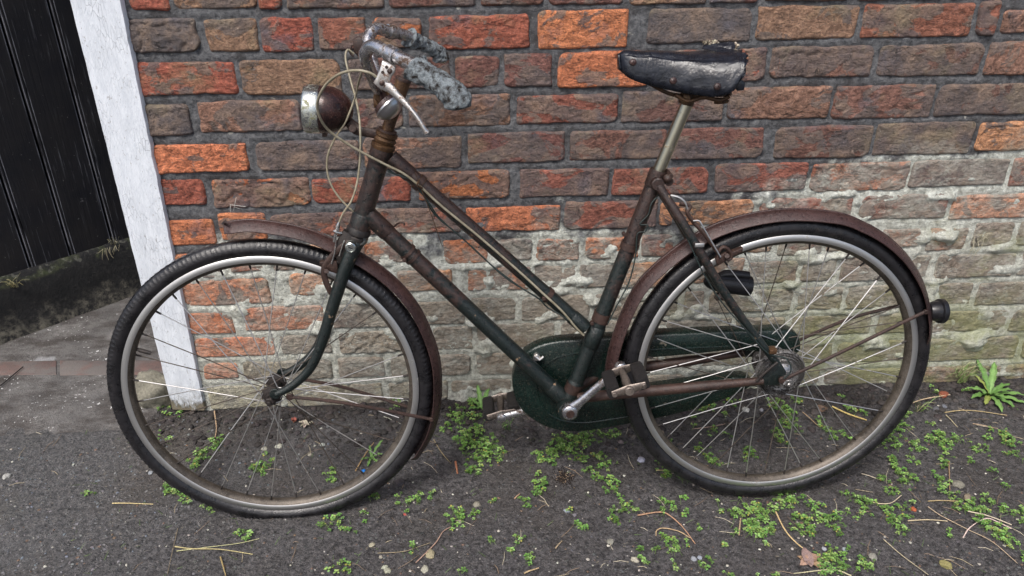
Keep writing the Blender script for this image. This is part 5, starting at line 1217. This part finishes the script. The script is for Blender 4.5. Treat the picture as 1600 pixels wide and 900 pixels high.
# stones one can tell apart
SN = [(11, 746, 5, (.42, .41, .38), 'pale pebble on the tarmac near the left edge'), (235, 737, 4, (.34, .38, .38), 'grey-green pebble left of the front tyre'),
 (672, 866, 8, (.36, .32, .20), 'yellowish stone beside the long root at the bottom'), (664, 889, 7, (.42, .39, .31), 'pale stone at the bottom edge below the yellowish one'), (606, 892, 6, (.40, .37, .29), 'pale stone at the bottom edge left of the long root'),
 (601, 886, 5, (.44, .42, .35), 'small cream stone touching the pale stone at the bottom'), (581, 850, 5, (.38, .35, .26), 'upper cream stone below the front wheel'), (595, 869, 4, (.36, .33, .25), 'middle cream stone below the front wheel'), (745, 788, 7, (.30, .28, .22), 'dull buff stone right of the chickweed on the root'),
 (886, 798, 5, (.34, .36, .40), 'blue-grey pebble below the dark stain'), (898, 804, 4, (.17, .17, .19), 'dark pebble beside the blue-grey pebble'), (1002, 718, 6, (.46, .50, .56), 'pale bluish flake left of the rear tyre'),
 (436, 697, 6, (.52, .49, .43), 'white-cream stone on the soil in the middle of the front wheel'), (413, 701, 5, (.46, .42, .34), 'flat cream stone left of the whitest stone in the front wheel'), (504, 694, 4, (.44, .43, .40), 'crescent-shaped pale stone under the front mudguard stay'), (484, 710, 4, (.40, .37, .30), 'cream pebble right of the bottom spokes in the front wheel'), (598, 687, 4, (.50, .49, .46), 'white shell-like pebble near the right of the front rim'),
 (625, 756, 9, (.085, .080, .080), 'dark grey clod against the lower right of the front tyre'), (1165, 641, 6, (.52, .52, .50), 'white oval pebble inside the rear wheel below the hub'), (1190, 640, 4, (.32, .33, .35), 'grey square pebble right of the white oval pebble'),
 (1034, 676, 5, (.24, .20, .16), 'brown pebble inside the lower left of the rear rim'), (1463, 638, 6, (.13, .13, .14), 'dark round stone by the straw below the grass tuft'), (1476, 634, 4, (.20, .21, .23), 'small grey stone right of the dark round stone'),
 (1474, 616, 7, (.27, .085, .05), 'red brick lump on the soil below the grass tuft'), (1427, 795, 5, (.45, .12, .05), 'small orange-red brick chip among the chickweed'), (633, 802, 3, (.50, .10, .08), 'tiny bright red chip below the front mudguard'), (568, 737, 4, (.02, .19, .62), 'small bright blue plastic scrap inside the front wheel'),
 (1288, 857, 4, (.40, .42, .46), 'grey pebble above the curled dead leaves'), (1320, 858, 5, (.34, .37, .41), 'pale grey pebble right of the curled dead leaves'), (1477, 883, 9, (.30, .25, .11), 'mossy yellow stone near the bottom right'), (1364, 870, 7, (.30, .29, .25), 'buff stone left of the long thin straw at the bottom'), (1497, 757, 8, (.24, .22, .17), 'flat buff stone right of the upright brown stalk'),
 (1512, 777, 7, (.26, .22, .16), 'flat brown stone above the broad chickweed patch'), (1084, 874, 5, (.30, .33, .36), 'left grey pebble at the bottom, below the bent twig'), (1093, 872, 4, (.33, .35, .38), 'right grey pebble at the bottom, below the bent twig'), (954, 844, 6, (.28, .26, .22), 'flat pale flake below the thin chickweed runner'), (992, 873, 6, (.46, .44, .37), 'whitish stone at the bottom below the looping twig'), (990, 683, 5, (.16, .14, .13), 'dark pebble beside the rear tyre below the chaincase'), (970, 690, 5, (.22, .20, .19), 'brown-grey pebble under the tail of the chickweed mat')]
for px, py, r, col, lab in SN:
    c = gp(px, py); s = .82*r*(CO-c).length/F_PX; mb = MB(); tn = []; col = tuple(v*.72 for v in col)
    rock(mb, c+Vector((0, 0, s*.25)), (s*rnd.uniform(.9, 1.25), s*rnd.uniform(.8, 1.2), s*rnd.uniform(.5, .7)), rnd.uniform(0, 90), tn, col, 2)
    flakey = 'scrap' in lab or 'flake' in lab
    o = tinted(mb, 'plastic_scrap' if 'plastic' in lab else 'stone', M['grit'], tn, None, 45, origin=tuple(c)); tag(o, lab, 'plastic scrap' if 'plastic' in lab else 'stone')
# grit and clods
def scatter(n, fn, name, label, sub=0):
    mb = MB(); tn = []
    for k in range(n):
        q = fn()
        if q is None: continue
        x, y, s, col = q; rock(mb, (x, y, gz(x, y)+s*.15), (s*rnd.uniform(.8, 1.4), s*rnd.uniform(.8, 1.3), s*rnd.uniform(.45, .8)), rnd.uniform(0, 99), tn, col, sub)
    o = tinted(mb, name, M['grit'], tn, None, None); smooth(o.data, 50); tag(o, label, name, None, 'stuff'); return o
def g1_():
    px, py = rnd.uniform(-60, 1660), rnd.uniform(600, 960); p = GP(px, py)
    if p.y > -.015 or (p.x < -.84 and p.y > -.13): return None
    left = p.x < -.45+.5*p.y+rnd.uniform(-.3, .3)
    s = rnd.choice((.0011, .0014, .0018, .0024, .0032)); 
    v = rnd.uniform(.045, .17) if left else rnd.uniform(.02, .09); col = (v*1.02, v, v*1.01)
    if rnd.random() < (.03 if left else .045): v = rnd.uniform(.26, .50); col = (v, v*.95, v*.82)
    elif rnd.random() < .05: col = (.14, .095, .07)
    elif left and rnd.random() < .12: col = (.13, .15, .17)
    return p.x, p.y, s, col
scatter(11000, g1_, 'grit', 'fine dark grit and small chips covering the ground')
def g2_():
    x = rnd.uniform(-.86, 1.5); y = -abs(rnd.gauss(.03, .075))-.006
    if y < -.30: return None
    s = rnd.choice((.003, .004, .0055, .007, .009))*rnd.uniform(.7, 1.1); v = rnd.uniform(.018, .055); return x, y, s, (v*1.15, v, v*.95)
scatter(1500, g2_, 'clods', 'loose dark soil clods along the foot of the wall', 1)
# dark oily stain: a thin crumbly patch
mb = MB(); tn = []
for k in range(520):
    a = rnd.uniform(0, 6.28); q = abs(rnd.gauss(0, .012)); c = GP(880, 745); x, y = c.x+math.cos(a)*q*1.15, c.y+math.sin(a)*q*1.3
    rock(mb, (x, y, gz(x, y)+.001), (.0016, .0016, .001), k, tn, (.014, .009, .007) if rnd.random() < .93 else (.25, .18, .12), 0)
o = tinted(mb, 'oily_stain', M['grit'], tn, None, None, origin=tuple(gp(880, 745))); tag(o, 'dark round crumbly oil stain on the ground below the chaincase', 'stain', None, 'stuff')
# a rod lying on the threshold, straw caught under the door
mb = MB(); a, b = GP(0, 603, .012), GP(36, 573, .014); mb.tube([a-(b-a)*1.2, a, b], .0016, 8); o = mb.build('thin_rod', M['dark'], None, 60, origin=tuple(b)); tag(o, 'thin dark metal rod lying on the threshold at the left edge', 'rod')
mb = MB(); tn = []; q = DPt(176, 378, -.03); tuft(mb, tn, q+dn*.02, 16, .030, .8, rnd, [(.28, .26, .18), (.16, .15, .10)])
for v in range(12):
    u = rnd.uniform(-.05, .02); p0 = q+dd*u+dn*.03+Vector((0, 0, .0)); p1 = p0+Vector((rnd.uniform(-.02, .02), -.005, -rnd.uniform(.01, .05))); thin(mb, tn, [p0, p0.lerp(p1, .5)+Vector((0, -.004, 0)), p1], .0006, (.30, .27, .18), 4)
o = tinted(mb, 'dry_wisps', M['straw'], tn, None, None, origin=tuple(q)); tag(o, 'dry straw wisps caught at the right end of the sill ledge', 'straw')
q = DPt(20, 444, -.02); mb = MB(); tn = []; tuft(mb, tn, q+dn*.02, 18, .04, 1.2, rnd, [(.36, .32, .18), (.22, .20, .10)]); o = tinted(mb, 'dry_wisps', M['straw'], tn, None, None, origin=tuple(q)); tag(o, 'dry straw wisps on the sill ledge at the left edge', 'straw')
q = WP(1525, 372, -.006); mb = MB(); tn = []
for k in range(9):
    p0 = q+Vector((rnd.uniform(-.01, .03), 0, rnd.uniform(-.02, .01))); p1 = p0+Vector((rnd.uniform(-.03, .06), -.01, rnd.uniform(-.05, .04))); thin(mb, tn, spline([p0, p0.lerp(p1, .5)+Vector((0, -.008, .004)), p1], 4), .0006, (.40, .37, .27), 4)
o = tinted(mb, 'dry_wisps', M['straw'], tn, None, None, origin=tuple(q)); tag(o, 'dry grass wisps stuck to the lime-stained wall upper right of the rear wheel', 'straw')
q = WP(366, 322, -.006); mb = MB(); tn = []
for a, b in (((360, 319), (360, 332)), ((361, 320), (384, 323)), ((369, 308), (365, 329)), ((368, 324), (374, 326))): thin(mb, tn, [WP(*a, -.006), WP((a[0]+b[0])/2, (a[1]+b[1])/2, -.009), WP(*b, -.006)], .0005, (.55, .55, .50), 4)
o = tinted(mb, 'dry_wisps', M['straw'], tn, None, None, origin=tuple(q)); tag(o, 'whitish dry fibres on the dark mortar above the front mudguard tip', 'straw')
